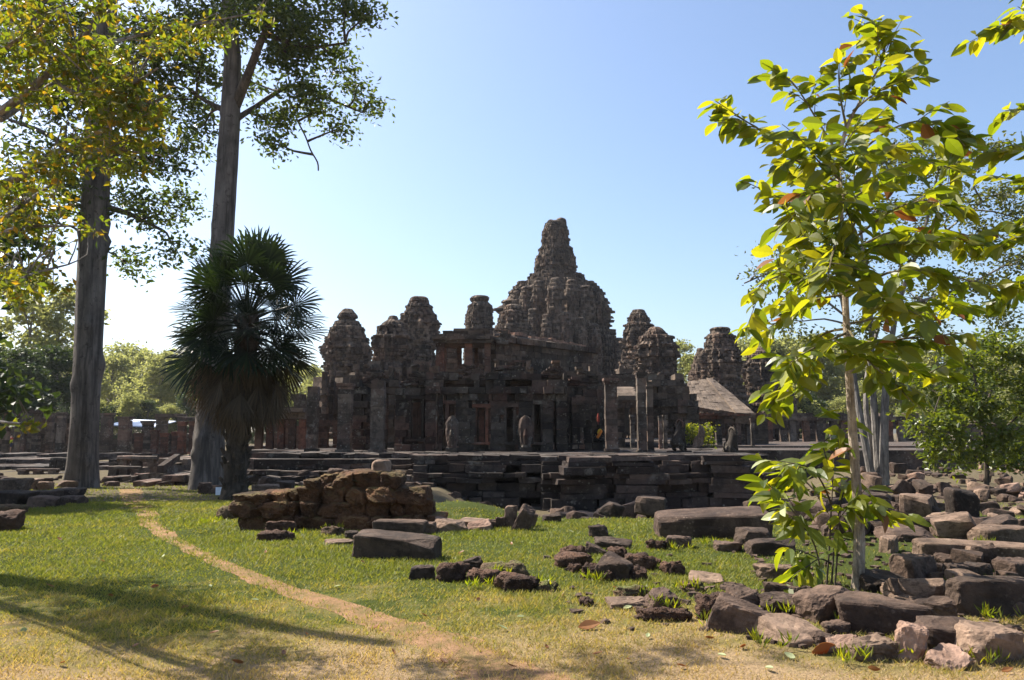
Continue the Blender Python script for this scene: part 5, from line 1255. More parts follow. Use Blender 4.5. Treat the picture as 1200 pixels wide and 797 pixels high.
bl = [(60, 40, 60, 1), (130, 50, 55, 2), (30, 110, 50, -1), (100, 120, 50, 0), (165, 120, 45, 2), (50, 180, 45, -2), (130, 185, 40, 1), (180, 190, 42, 1), (215, 165, 30, 2), (85, 235, 34, 0), (160, 245, 36, 1), (200, 235, 34, 2), (205, 290, 24, 1), (150, 310, 24, 1), (20, 250, 40, -1), (170, 60, 50, -1), (0, 60, 50, 1), (60, -60, 80, 1), (150, -60, 80, -1), (10, -40, 70, 0)]
crown_tree(gt, bl, L1 + [tp_[3:]], 'leaf_giant', rng, rr, YT, 52, 24, 0.34, 0.22, 'bark_dark')

b0 = G(243, 573); YT = b0.y
gt2 = thing('giant_tree', 'giant forking tree rising behind the fan palm, pale smooth trunk and dark crown', 'tree', tuple(b0 - Vector((0, 0, .15))))
tp_ = [b0 - Vector((0, 0, .2)), P(246, 500, YT), P(255, 380, YT), P(261, 280, YT), P(266, 200, YT), P(270, 140, YT), P(273, 70, YT), P(268, 0, YT), P(262, -100, YT)]
trunk_fluted('trunk', gt2, tp_, [k * YT / FPX for k in (17.5, 15.5, 13.5, 13, 12.5, 11.5, 10, 8, 5)], 0.3, 'bark_giant', 8)
mb = MB(102); L2 = []
for pts, r0 in (([(275, 125, 0), (292, 85, -.5), (312, 35, -1), (340, 0, -1), (380, -60, -1)], .2), ([(264, 130, 0), (240, 118, 1), (215, 100, 2)], .13), ([(277, 140, 0), (300, 125, 1), (345, 100, 2), (395, 120, 2), (425, 132, 2)], .12), ([(310, 40, -1), (360, 55, 0), (405, 50, 0)], .1), ([(273, 60, 0), (250, 20, 1), (220, -20, 1)], .12), ([(335, 92, 1.6), (340, 118, 1.8), (349, 142, 2), (358, 160, 2), (364, 176, 2), (372, 190, 2), (373, 200, 2)], .03)):
    mb = MB(102); L2.append(limb(mb, [P(a, b, YT + c) for a, b, c in pts], r0, 0.03, 8)); mb.build('limb', M['bark_dark'], gt2)
pass
bl = [(300, 15, 48, -1), (355, 18, 45, -1), (405, 8, 34, 0), (330, 62, 40, 0), (385, 62, 36, 1), (420, 100, 22, 2), (432, 120, 14, 2), (350, 110, 36, 1), (318, 140, 26, 1), (380, 130, 22, 2), (320, 168, 16, 1), (398, 150, 14, 2), (250, 25, 50, 1), (235, 78, 36, 1), (212, 118, 34, 2), (200, 40, 50, 1), (235, 150, 20, 1), (290, 95, 24, 3), (320, -50, 80, 0), (240, -60, 80, 1), (400, -50, 60, 0), (430, 15, 18, 0)]
crown_tree(gt2, bl, L2 + [tp_[5:]], 'leaf_giant', rng, rr, YT, 58, 27, 0.33, 0.21, 'bark_dark')

# yellowing branches hanging in from the left
YB = 10.0
gb = G(-90, 640)
yt = thing('turning_tree', 'tree at the left edge whose branches carry yellowing leaves over the giant trunks', 'tree', (-7.9, 10.3, h1(-7.9, 10.3) - .1))
mb = MB(103); o_ = ORG[yt.name]
tk = [Vector(o_), Vector((o_.x + .05, YB, 2.0)), Vector((o_.x + 0.1, YB, 4.2)), Vector((o_.x, YB, 6.5)), Vector((o_.x + .1, YB, 9))]
limb(mb, tk, 0.26, 0.1, 10); mb.build('trunk', M['bark_dark'], yt)
YB = 6.9
mb = MB(104); L3 = []
for pts, r0 in (([(-180, 250, 2.6), (0, 132, 0), (62, 80, -.3), (90, 55, -.4), (125, 0, -.6), (140, -30, -.6)], .05), ([(0, 140, 0), (60, 100, .5), (115, 58, .8), (160, 42, 1), (230, 28, 1.2), (300, 15, 1.3)], .035),
        ([(-180, 280, 2.6), (0, 217, 0), (60, 185, -.4), (112, 158, -.6), (160, 130, -.7), (200, 110, -.8)], .045), ([(-170, 300, 2.6), (0, 273, .3), (30, 266, .4), (90, 265, .6)], .04), ([(0, 258, .3), (40, 230, .5), (92, 195, .8)], .025),
        ([(-170, 340, 2.6), (0, 330, -.4), (40, 320, -.3), (80, 310, 0)], .025), ([(-160, 470, 2.6), (0, 494, 0), (25, 495, .1), (40, 502, .1)], .012), ([(60, 90, -.3), (90, 110, -.5), (140, 105, -.8), (185, 80, -1)], .02), ([(110, 158, -.6), (140, 175, -.5), (180, 180, -.3)], .015), ([(-160, 150, 2.6), (0, 60, -.5), (40, 20, -.8), (60, -20, -1)], .04)):
    mb = MB(104); L3.append(limb(mb, [P(a, b, YB + c) for a, b, c in pts], r0, 0.008, 6, 0.04)); mb.build('limb', M['bark_grey'], yt)
pass
bl = []
for l, dn in ((0, 18), (1, 26), (2, 26), (3, 11), (4, 10), (5, 9), (7, 13), (8, 8), (9, 20)):
    pts = L3[l]
    for k in range(dn):
        q = pts[int(len(pts) * rng.uniform(0.30, 1.0)) - 1]
        u = (q.x, q.y, q.z); dz = (q.z - EYE)
        # back to pixel only to reuse the blob list
        v_ = (dz * CP - q.y * SP) / (q.y * CP + dz * SP)
        t_ = q.y / (CP - v_ * SP); px_ = 600 + FPX * q.x / t_; py_ = 398.5 - FPX * v_
        bl.append((px_ + rng.uniform(-26, 26), py_ + rng.uniform(-22, 24), rng.uniform(9, 20), q.y - YB + rng.uniform(-.5, .5)))
for q in ((-105, 110, 105, 3.3), (-150, 60, 110, 3.0), (-95, 160, 70, 3.8), (-180, 130, 100, 3.6), (-120, 20, 100, 2.6), (30, 498, 3, 0), (60, 290, 12, .2), (110, 270, 12, .4), (20, 320, 16, 0)): bl.append(q)
crown_tree(yt, bl, L3, 'leaf_yellow', rng, rr, YB, 12, 22, 0.075, 0.078, 'bark_grey', 0.5, twr=0.0045)

# fan palm
def fan_leaf(hub, d, size, rng, droop=0.0, nseg=34, spread=2.0):
    """costapalmate fan: blades fused near the hub, pointed and split outside"""
    d = Vector(d).normalized(); up = Vector((0, 0, 1))
    s = d.cross(up); s = s.normalized() if s.length > .05 else Vector((1, 0, 0)); n_ = s.cross(d).normalized()
    roll = rng.uniform(-1.2, 1.2); Rm = Matrix.Rotation(roll, 3, d); s = Rm @ s; n_ = Rm @ n_
    V = []; F = []
    for k in range(nseg):
        a = (k + .5) / nseg * 2 - 1; ang = a * spread; L = size * (0.72 + 0.28 * math.cos(ang * 0.75)) * rng.uniform(.88, 1.08)
        da = spread / nseg * 1.02
        dirv = lambda A: d * math.cos(A) + s * math.sin(A)
        zig = n_ * (0.03 * size * (1 if k % 2 else -1)) + n_ * 0.10 * size * (abs(a) ** 2)
        sag = lambda f: Vector((0, 0, -droop * size * f * f))
        p1 = hub + dirv(ang - da) * L * .55 + zig * .6 + sag(.55); p2 = hub + dirv(ang + da) * L * .55 + zig * .6 + sag(.5)
        m1 = hub + dirv(ang - da * .45) * L * .82 + zig + sag(.8); m2 = hub + dirv(ang + da * .45) * L * .82 + zig + sag(.8)
        tip = hub + dirv(ang + rng.uniform(-.05, .05)) * L + zig + sag(1.05) + Vector((0, 0, -rng.uniform(0, .05) * size))
        b = len(V); V += [hub, p1, p2, m1, m2, tip]
        F += [(b, b + 1, b + 2), (b + 1, b + 3, b + 2), (b + 2, b + 3, b + 4), (b + 3, b + 5, b + 4)]
    return V, F
bp_ = G(274, 586); YP = bp_.y
palm = thing('fan_palm', 'dark round headed fan palm with a shaggy skirt of dead fronds', 'palm', tuple(bp_ - Vector((0, 0, .05))))
topc = P(291, 368, YP); cols_ = [bp_, P(276, 540, YP), P(281, 470, YP), P(287, 400, YP), topc]
mb = MB(105)
k = 0
ptsP = [cols_[0].lerp(cols_[1], i / 4) for i in range(4)] + [cols_[1].lerp(cols_[2], i / 6) for i in range(6)] + [cols_[2].lerp(cols_[4], i / 8) for i in range(9)]
mb.tube(ptsP, [0.27 + 0.1 * math.exp(-i * .7) + 0.03 * math.sin(i * 2.1) for i in range(len(ptsP))], 12, 0.10)
rp = random.Random(4)
for i in range(90):
    f = i / 90; q = ptsP[int(f * (len(ptsP) - 1))]; a = i * 2.4
    c = q + Vector((math.cos(a) * .26, math.sin(a) * .26, rp.uniform(-.1, .1)))
    mb.tube([c, c + Vector((math.cos(a) * .12, math.sin(a) * .12, .16))], [.07, .035], 5)
mb.build('trunk', M['bark_palm'], palm)
rg = random.Random(8)
pet = MB(106)
nl = 84; V = []; F = []
for i in range(nl):
    f = (i + .5) / nl; el = math.asin(1 - 1.55 * f); az = i * 2.39996 + rg.uniform(-.2, .2)      # from straight up to drooping
    d = Vector((math.cos(az) * math.cos(el), math.sin(az) * math.cos(el), math.sin(el)))
    pl_ = rg.uniform(.9, 1.45) if el < .9 else rg.uniform(1.15, 1.55)
    st = topc + Vector((0, 0, -0.55 * f)); hub = st + d * pl_ + Vector((0, 0, -.12 * (1 - abs(math.sin(el)))))
    if rg.random() < 0.10: continue
    pet.tube([st, st.lerp(hub, .5) + Vector((0, 0, .06)), hub], [.03, .022, .014], 4)
    v, f_ = fan_leaf(hub, (d + Vector((0, 0, -.12))), rg.uniform(.8, 1.02), rg, 0.04 + .14 * rg.random(), 34, 2.2)
    # every frond is a part of its own
    v = np.array([tuple(q) for q in v]) - np.array(ORG[palm.name])
    link_mesh('frond', mesh_np('frond', v, np.array(f_)), M['palm'], palm)
pet.build('leaf_stalks', M['palm'], palm)
V = []; F = []
for i in range(120):
    az = i * 2.39996; t = rg.random(); el = -.75 - .7 * rg.random()
    st = topc + Vector((math.cos(az) * .3, math.sin(az) * .3, -.5 - 1.1 * t)); d = Vector((math.cos(az) * math.cos(el), math.sin(az) * math.cos(el), math.sin(el)))
    hub = st + d * rg.uniform(.6, 1.05)
    v, f_ = fan_leaf(hub, d + Vector((0, 0, -.6)), rg.uniform(.55, .85), rg, .25, 18, 0.75)
    b = len(V); V += [tuple(q) for q in v]; F += [(x + b, y + b, z + b) for x, y, z in f_]
me = mesh_np('dead_skirt', np.array(V) - np.array(ORG[palm.name]), np.array(F)); tag(link_mesh('dead_skirt', me, M['palm_dead'], palm), 'hanging skirt of brown dead fronds')

# large leaved young trees
def big_leaf_arrays(P0, D, ln, wd, rng, curl=0.5, nsec=5):
    """ovate leaf, folded along the midrib and curling down; (n) leaves at once"""
    n = len(P0); D = D / np.linalg.norm(D, axis=1)[:, None]
    upv = np.tile(np.array([[0, 0, 1.0]]), (n, 1)) + rng.normal(size=(n, 3)) * 0.7
    s = np.cross(D, upv); s /= np.maximum(np.linalg.norm(s, axis=1)[:, None], 1e-6); u = np.cross(s, D)
    prof = [(0.0, 0.05), (0.16, 0.62), (0.38, 1.0), (0.62, 0.92), (0.84, 0.5), (1.0, 0.03)]
    cu = (curl * rng.uniform(0.2, 1.6, n))[:, None]; rows = []
    twist = rng.normal(size=n)[:, None] * 0.15
    for t, w_ in prof:
        c = P0 + D * (ln[:, None] * (t - 0.10 * cu * t * t)) - u * (ln[:, None] * cu * 0.32 * t * t)
        h = wd[:, None] * 0.5 * w_
        rows.append(np.stack([c + s * h + u * h * (0.30 + twist), c, c - s * h + u * h * (0.30 - twist)], 1))
    V = np.stack(rows, 1)                                 # n, 6, 3, 3
    m = len(prof); V = V.reshape(n, m * 3, 3)
    f = []
    for i in range(m - 1):
        for j in range(2): f.append((i * 3 + j, i * 3 + j + 1, (i + 1) * 3 + j + 1, (i + 1) * 3 + j))
    F = (np.arange(n)[:, None, None] * (m * 3) + np.array(f)[None]).reshape(-1, 4)
    return V.reshape(-1, 3), F
def leafy_branches(t, brs, Y, rng, rr, ln=(0.19, 0.28), wr=0.46, step=0.055, mat='twig', r0=0.014, droop=0.45, side_twigs=2, spread=0.5, start=0.25, frac=(0.90, 0.05, 0.05), curl=0.5):
    """branches given as pixel polylines with depth shifts; leaves alternate along them and on short side twigs"""
    mb = MB(rr.randrange(9999)); P0 = []; D0 = []
    allp = []
    for br in brs:
        pts = [P(a, b, Y + c) for a, b, c in br]
        out = limb(mb, pts, r0, 0.004, 6, 0.03, 4); allp.append((out, start))
        for k in range(side_twigs):
            i = rr.randrange(int(len(out) * .3), max(int(len(out) * .9), int(len(out) * .3) + 1)); q = out[i]; d = (out[min(i + 1, len(out) - 1)] - out[i - 1]).normalized()
            v = (d + Vector((rr.uniform(-1, 1), rr.uniform(-1, 1), rr.uniform(-.5, .8))) * spread * 1.6).normalized()
            L = rr.uniform(.25, .5)
            o2 = limb(mb, [q, q + v * L * .5, q + v * L + Vector((0, 0, -.03))], 0.006, 0.003, 5, 0, 3); allp.append((o2, 0.2))
    for out, stt in allp:
        L = sum((b - a).length for a, b in zip(out[:-1], out[1:])); n = max(3, int(L * (1 - stt) / step)); sgn = 1
        for k in range(n):
            f = stt + (1 - stt) * (k + .5) / n; x = f * (len(out) - 1); i = min(int(x), len(out) - 2)
            q = out[i].lerp(out[i + 1], x - i); d = (out[i + 1] - out[i]).normalized()
            sd = d.cross(Vector((0, 0, 1))); sd = sd.normalized() if sd.length > .1 else Vector((rr.uniform(-1, 1), rr.uniform(-1, 1), 0)).normalized()
            a = rr.uniform(0, 6.28) if abs(d.z) > .7 else 0
            if a: sd = Vector((math.cos(a), math.sin(a), 0))
            v = sd * sgn + d * rr.uniform(.2, .9) + Vector((rr.uniform(-.3, .3), rr.uniform(-.3, .3), rr.uniform(-.2, .35) - droop * rr.random()))
            sgn = -sgn; P0.append(q + v.normalized() * .02); D0.append(v)
    P0 = np.array([tuple(p) for p in P0]); D0 = np.array([tuple(p) for p in D0]); n = len(P0)
    l = rng.uniform(ln[0], ln[1], n); wds = l * rng.uniform(wr * .85, wr * 1.15, n)
    mb.build('branches', M[mat], t)
    cls = rng.choice(3, n, p=frac)
    for c, mn, nm, lab in ((0, 'leaf_big', 'leaves', None), (1, 'leaf_dead', 'withered_leaves', 'orange brown withered leaves'), (2, 'leaf_pale', 'pale_leaves', 'leaves showing pale undersides')):
        k = cls == c
        if not k.any(): continue
        V, F = big_leaf_arrays(P0[k], D0[k], l[k], wds[k], rng, curl)
        tag(link_mesh(nm, mesh_np(nm, V - np.array(ORG[t.name]), F), M[mn], t), lab)
rng = np.random.default_rng(33); rr = random.Random(33)
b0 = G(1008, 693); YY_ = b0.y + 0.1
yg = thing('young_tree', 'slim young tree with large glossy backlit leaves, standing in the stone heap', 'tree', (b0.x, YY_, b0.z - .05))
mb = MB(107)
limb(mb, [Vector((b0.x, YY_, b0.z - .1)), P(1007, 640, YY_), P(1003, 560, YY_), P(997, 470, YY_), P(993, 400, YY_), P(988, 290, YY_), P(983, 200, YY_), P(992, 150, YY_), P(1013, 108, YY_), P(1034, 44, YY_)], 0.066, 0.008, 12, 0.05, 5, 0.002, rr)
mb.build('trunk', M['bark_young'], yg)
brs = [[(985, 215, 0), (940, 193, -.2), (905, 163, -.4), (868, 138, -.5), (838, 118, -.6)], [(985, 185, 0), (962, 148, .2), (930, 98, .4), (905, 82, .5)], [(984, 240, 0), (950, 236, .2), (915, 232, .4), (872, 212, .5)],
       [(988, 200, 0), (1030, 160, -.3), (1075, 142, -.5), (1110, 150, -.6), (1140, 165, -.6)], [(986, 230, 0), (1040, 200, .5), (1090, 190, .9), (1130, 205, 1.1)], [(988, 290, 0), (1040, 250, -.6), (1080, 235, -1), (1120, 240, -1.2)],
       [(990, 330, 0), (955, 325, -.4), (915, 322, -.6), (880, 345, -.8)], [(989, 310, 0), (960, 290, .5), (935, 300, .8), (925, 330, .9)], [(990, 350, 0), (1040, 320, -.4), (1100, 320, -.6), (1160, 335, -.7), (1195, 330, -.8)],
       [(992, 380, 0), (1040, 370, .5), (1090, 355, .8), (1140, 360, 1)], [(992, 385, 0), (960, 395, .3), (930, 440, .5), (905, 470, .6)], [(994, 400, 0), (1030, 400, -.5), (1080, 395, -.8), (1130, 390, -1)], [(986, 250, 0), (1010, 225, .9), (1050, 215, 1.3)],
       [(992, 150, 0), (985, 115, 0), (982, 80, 0.1)], [(1013, 108, 0), (1032, 75, 0), (1037, 48, 0)], [(1000, 130, 0), (1025, 110, -.3), (1058, 95, -.4)], [(985, 270, 0), (975, 300, -1), (970, 330, -1.4)], [(990, 340, 0), (1010, 300, -.9), (1040, 285, -1.3)], [(988, 300, 0), (1050, 270, .3), (1110, 275, .6), (1165, 290, .8)], [(984, 210, 0), (960, 190, -.6), (945, 170, -.9)], [(984, 200, 0), (990, 240, -.6), (1005, 275, -.9)], [(1033, 70, 0), (1038, 48, 0), (1033, 36, 0)], [(985, 255, 0), (950, 265, -.3), (925, 290, -.5)], [(990, 345, 0), (945, 355, .2), (900, 385, .4)],
       [(990, 320, 0), (1015, 345, -1), (1050, 360, -1.5)], [(987, 240, 0), (960, 215, .9), (930, 200, 1.4)], [(985, 200, 0), (1010, 180, -1), (1050, 170, -1.5)], [(992, 380, 0), (1015, 420, -.6), (1050, 450, -.8)], [(994, 400, 0), (1060, 430, .4), (1110, 440, .6)], [(988, 280, 0), (1010, 255, -.2), (1060, 245, -.1), (1100, 235, 0)], [(986, 225, 0), (960, 225, -.9), (930, 255, -1.2)], [(984, 190, 0), (1000, 155, .6), (1030, 140, .9)], [(992, 390, 0), (950, 410, -.5), (925, 425, -.7)]]
leafy_branches(yg, brs, YY_, rng, rr, (0.15, 0.29), 0.46, 0.042, 'twig', 0.016, 0.85, 5, 0.55, 0.2, (0.965, 0.013, 0.022))

b1 = G(968, 690)
sp = thing('sapling', 'clump of thin stems with long drooping leaves left of the young tree', 'sapling', (b1.x, b1.y + .1, b1.z - .03))
YS = b1.y + .1; o_ = ORG[sp.name]
brs = [[(968, 693, 0), (972, 640, 0), (975, 580, 0), (978, 535, 0), (984, 515, 0)], [(974, 693, .05), (980, 620, .1), (995, 560, .2), (1012, 590, .3), (1040, 602, .3)], [(978, 693, -.05), (982, 640, -.1), (985, 600, -.2), (1000, 590, -.3)], [(965, 693, 0), (955, 640, -.2), (930, 600, -.4), (895, 562, -.5)], [(970, 600, 0), (945, 565, .2), (915, 560, .3), (893, 575, .3)], [(974, 590, 0), (960, 560, -.2), (940, 545, -.3), (930, 560, -.3)], [(974, 660, 0), (960, 655, -.3), (945, 665, -.4)], [(976, 560, 0), (965, 525, .2), (968, 515, .2)]]
leafy_branches(sp, brs, YS, rng, rr, (0.22, 0.35), 0.34, 0.042, 'bark_dark', 0.011, 1.0, 2, 0.5, 0.38, (0.90, 0.02, 0.08), 0.9)
b2 = G(1330, 690)
ot = thing('overhanging_tree', 'large leaved tree just outside the right edge, its branches entering at the upper right corner', 'tree', (b2.x, b2.y, b2.z - .05))
mb = MB(108); limb(mb, [Vector(ORG[ot.name]), P(1325, 500, b2.y), P(1315, 250, b2.y), P(1305, 60, b2.y), P(1300, -120, b2.y)], 0.08, 0.02, 10, 0.05, 4); mb.build('trunk', M['bark_young'], ot)
brs = [[(1306, 100, 0), (1260, 50, -.2), (1215, 25, -.3), (1175, 30, -.4)], [(1308, 160, 0), (1260, 130, .2), (1215, 125, .3), (1178, 130, .3)], [(1312, 220, 0), (1270, 190, -.3), (1220, 175, -.4), (1165, 178, -.5)], [(1315, 260, 0), (1260, 230, .4), (1205, 215, .6), (1160, 205, .7)], [(1316, 300, 0), (1270, 280, -.2), (1215, 270, -.3), (1170, 290, -.3)], [(1318, 340, 0), (1260, 320, .3), (1210, 330, .4), (1165, 355, .4)], [(1306, 60, 0), (1260, 10, .2), (1205, -10, .3)]]
leafy_branches(ot, brs, b2.y, rng, rr, (0.18, 0.29), 0.45, 0.042, 'twig', 0.016, 0.55, 3, 0.5, 0.35, (0.97, 0.01, 0.02))

# thin crowned multi stemmed tree
YM = G(1030, 568).y
bm_ = G(1032, 568)
mt = thing('multistem_tree', 'grey multi stemmed tree with a thin airy crown behind the young tree', 'tree', tuple(bm_ - Vector((0, 0, .1))))
mb = MB(109); L4 = []
for pts, r0 in (([(1024, 570, 0), (1012, 510, 0), (1002, 450, .2), (992, 380, .4), (975, 300, .6), (955, 240, .8)], .17), ([(1031, 570, .1), (1026, 500, .1), (1022, 440, 0), (1020, 360, -.2), (1010, 280, -.4), (1000, 200, -.5)], .18), ([(1036, 570, -.1), (1036, 500, -.1), (1040, 440, -.2), (1052, 360, -.4), (1080, 280, -.8), (1100, 200, -1)], .2), ([(1026, 560, .2), (1015, 480, .5), (1020, 420, .9), (1050, 330, 1.4), (1110, 270, 2), (1160, 230, 2.2)], .12), ([(990, 370, .4), (950, 340, .5), (910, 320, .5), (872, 332, .6)], .05), ([(1052, 360, -.4), (1120, 340, -.8), (1180, 310, -1)], .07)):
    ds = [P(a, b, YM + c) for a, b, c in pts]; mb = MB(109); L4.append(limb(mb, ds, r0, 0.03, 9, 0.05, 4)); mb.build('stem' if r0 > .1 else 'limb', M['bark_grey'], mt)
pass
bl = [(925, 300, 36, .5), (955, 245, 34, .8), (990, 205, 32, -.4), (1040, 190, 36, -.4), (1090, 185, 44, -1), (1140, 190, 42, 1), (1180, 230, 40, 2), (1110, 250, 44, 1), (1150, 280, 40, 2), (1060, 290, 40, -1), (1000, 300, 38, 0), (960, 345, 34, .5), (895, 330, 20, .6), (1190, 310, 40, -1), (1130, 340, 40, -1), (1070, 350, 36, .5), (1020, 380, 30, 0), (960, 395, 24, .4), (1100, 390, 30, 1), (1175, 370, 36, 0), (1030, 245, 36, 0), (925, 375, 22, .3), (1215, 260, 40, 1)]
crown_tree(mt, bl, L4, 'leaf_thin', rng, rr, YM, 62, 19, 0.32, 0.185, 'bark_grey', 0.3, twr=0.03)

YB2 = G(1155, 574).y
bb = G(1155, 574)
bt = thing('bushy_tree', 'low bushy tree with bright leaf clusters at the right edge', 'tree', tuple(bb - Vector((0, 0, .05))))
mb = MB(110); L5 = [limb(mb, [bb - Vector((0, 0, .1)), P(1156, 540, YB2), P(1150, 490, YB2), P(1140, 430, YB2)], .1, .03, 8, .05)]
for pts in ([(1154, 530, 0), (1120, 500, -.5), (1085, 480, -.7)], [(1155, 525, 0), (1190, 490, .4), (1215, 470, .5)], [(1150, 490, 0), (1170, 440, .6), (1195, 410, .8)], [(1148, 480, 0), (1110, 440, .4), (1090, 430, .5)]):
    L5.append(limb(mb, [P(a, b, YB2 + c) for a, b, c in pts], .05, .015, 6))
mb.build('trunk', M['bark_dark'], bt)
bl = [(1085, 490, 24, -.6), (1105, 455, 30, -.3), (1130, 420, 30, 0), (1120, 500, 32, -.9), (1095, 525, 24, -.5), (1150, 470, 34, -.6), (1175, 430, 34, .4), (1200, 470, 34, .3), (1175, 510, 32, -.4), (1140, 535, 24, -.3), (1205, 520, 30, .3), (1160, 400, 26, .6), (1205, 410, 34, .6), (1225, 440, 34, .4), (1090, 440, 18, .3), (1185, 545, 22, .2)]
crown_tree(bt, bl, L5, 'leaf_bush', rng, rr, YB2, 50, 32, 0.2, 0.19, 'bark_dark', 0.4, twr=0.016)

# shrubs on the temple in sunlight
for k, (x0, x1, y0_, y1_, Yv, lab) in enumerate(((806, 822, 497, 527, 47, 'bright green shrub growing on the stones left of the hall pillars'), (822, 840, 500, 526, 46.5, 'bright green shrub in front of the pale hall pillar'), (838, 848, 530, 541, 44, 'tiny green plant sprouting from the terrace edge'))):
    c = P((x0 + x1) / 2, y1_, Yv); sh = thing('shrub', lab, 'shrub', tuple(c)); ctr = P((x0 + x1) / 2, (y0_ + y1_) / 2, Yv); hx = (x1 - x0) / 2 * Yv / FPX; hz = (y1_ - y0_) / 2 * Yv / FPX
    mb = MB(120 + k); cs = []
    for q in range(9):
        e = ctr + Vector((rr.uniform(-hx, hx), rr.uniform(-.4, .4), rr.uniform(-.5, 1) * hz)); mb.tube([c, c.lerp(e, .5), e], [.02, .015, .008], 4); cs.append(tuple(e))
    mb.build('stems', M['twig'], sh)
    V, F = leaf_cloud(cs, 45, 0.2, 0.2, rng); link_mesh('foliage', mesh_np('foliage', V - np.array(c), F), M['leaf_big'], sh)

# background forest: a few crowns shared by many single trees
def far_variant(seed, h, w_, mat, nb=16, cl=16, per=26, ln=0.5, trunk_h=0.35, tr=0.22, shape=1.0, sig=0.5):
    rg_ = np.random.default_rng(seed); rr_ = random.Random(seed)
    t = thing('forest_tree', 'x', 'tree', (0, 0, 0)); mb = MB(seed)
    limb(mb, [(0, 0, -1), (rr_.uniform(-.3, .3), 0, h * .35), (rr_.uniform(-.5, .5), rr_.uniform(-.4, .4), h * .7), (0, 0, h * .93)], tr, .05, 7, .05)
    cents = []
    for k in range(nb):
        zf = trunk_h + (1 - trunk_h) * (k + .5) / nb; rad = w_ / 2 * (math.sin(math.pi * min(1, (zf - trunk_h) / (1 - trunk_h) * .8 + .18)) ** shape)
        a = k * 2.4; r = rad * rr_.uniform(.35, .95); c = Vector((math.cos(a) * r, math.sin(a) * r, h * zf))
        limb(mb, [(0, 0, h * zf * .8), (c.x * .5, c.y * .5, c.z * .93), tuple(c)], tr * .35, .03, 5, 0, 2)
        br = w_ * rr_.uniform(.11, .2)
        for q in range(cl):
            v = rg_.normal(size=3); v /= np.linalg.norm(v); v *= br * rg_.random() ** .5; v[2] *= .7; cents.append(np.array(c) + v)
    mb.build('trunk', M['bark_grey'], t)
    V, F = leaf_cloud(cents, per, sig, ln, rg_, .2, .6); link_mesh('crown', mesh_np('crown', V, F), M[mat], t)
    return t
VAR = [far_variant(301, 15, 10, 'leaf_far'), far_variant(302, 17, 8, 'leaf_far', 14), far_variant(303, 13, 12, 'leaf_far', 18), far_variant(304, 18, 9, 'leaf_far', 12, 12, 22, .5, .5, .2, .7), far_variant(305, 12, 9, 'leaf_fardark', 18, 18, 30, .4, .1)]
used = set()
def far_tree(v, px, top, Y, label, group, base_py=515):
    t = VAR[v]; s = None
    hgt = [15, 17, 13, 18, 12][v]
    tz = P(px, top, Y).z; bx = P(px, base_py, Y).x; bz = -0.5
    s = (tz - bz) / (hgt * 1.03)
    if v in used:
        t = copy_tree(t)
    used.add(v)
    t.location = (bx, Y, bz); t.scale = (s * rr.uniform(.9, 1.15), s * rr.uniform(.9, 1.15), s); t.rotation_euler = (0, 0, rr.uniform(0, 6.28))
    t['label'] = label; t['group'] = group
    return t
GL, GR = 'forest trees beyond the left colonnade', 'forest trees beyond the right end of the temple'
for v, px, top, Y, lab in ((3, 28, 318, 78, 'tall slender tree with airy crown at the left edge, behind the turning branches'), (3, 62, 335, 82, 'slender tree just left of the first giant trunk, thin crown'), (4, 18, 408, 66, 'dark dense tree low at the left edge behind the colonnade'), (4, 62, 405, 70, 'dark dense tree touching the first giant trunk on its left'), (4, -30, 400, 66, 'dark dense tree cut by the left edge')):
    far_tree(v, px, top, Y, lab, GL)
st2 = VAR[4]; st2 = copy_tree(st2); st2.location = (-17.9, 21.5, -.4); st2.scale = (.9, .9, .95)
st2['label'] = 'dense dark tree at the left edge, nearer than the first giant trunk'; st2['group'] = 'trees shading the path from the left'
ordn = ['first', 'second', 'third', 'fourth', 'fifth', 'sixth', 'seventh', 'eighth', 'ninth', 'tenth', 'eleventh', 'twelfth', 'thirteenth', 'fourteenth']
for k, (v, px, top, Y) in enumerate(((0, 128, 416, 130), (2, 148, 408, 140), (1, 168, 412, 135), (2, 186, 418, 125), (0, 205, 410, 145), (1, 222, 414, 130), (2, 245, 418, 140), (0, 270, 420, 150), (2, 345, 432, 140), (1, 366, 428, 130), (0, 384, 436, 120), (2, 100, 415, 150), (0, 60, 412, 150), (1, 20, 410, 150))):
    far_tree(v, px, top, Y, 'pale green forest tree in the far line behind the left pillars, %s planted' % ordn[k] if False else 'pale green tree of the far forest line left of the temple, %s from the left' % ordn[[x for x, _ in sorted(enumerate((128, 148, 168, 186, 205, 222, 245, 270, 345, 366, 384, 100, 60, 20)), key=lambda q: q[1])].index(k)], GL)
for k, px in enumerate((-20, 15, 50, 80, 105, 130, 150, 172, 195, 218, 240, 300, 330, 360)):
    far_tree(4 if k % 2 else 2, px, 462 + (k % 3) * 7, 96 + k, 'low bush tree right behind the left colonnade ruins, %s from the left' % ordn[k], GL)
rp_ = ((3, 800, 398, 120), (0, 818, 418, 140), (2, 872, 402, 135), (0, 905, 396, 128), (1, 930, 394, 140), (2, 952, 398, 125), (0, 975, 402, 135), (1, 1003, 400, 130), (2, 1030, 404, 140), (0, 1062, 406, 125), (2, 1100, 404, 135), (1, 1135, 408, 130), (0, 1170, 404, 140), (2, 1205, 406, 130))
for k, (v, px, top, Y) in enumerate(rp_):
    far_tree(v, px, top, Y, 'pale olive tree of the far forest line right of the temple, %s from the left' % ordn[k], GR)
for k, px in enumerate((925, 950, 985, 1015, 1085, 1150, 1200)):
    far_tree(4 if k == 1 else 2, px, 452 + (k % 3) * 8, 92 + k, 'low rounded tree behind the right colonnade, %s from the left' % ordn[k], GR)

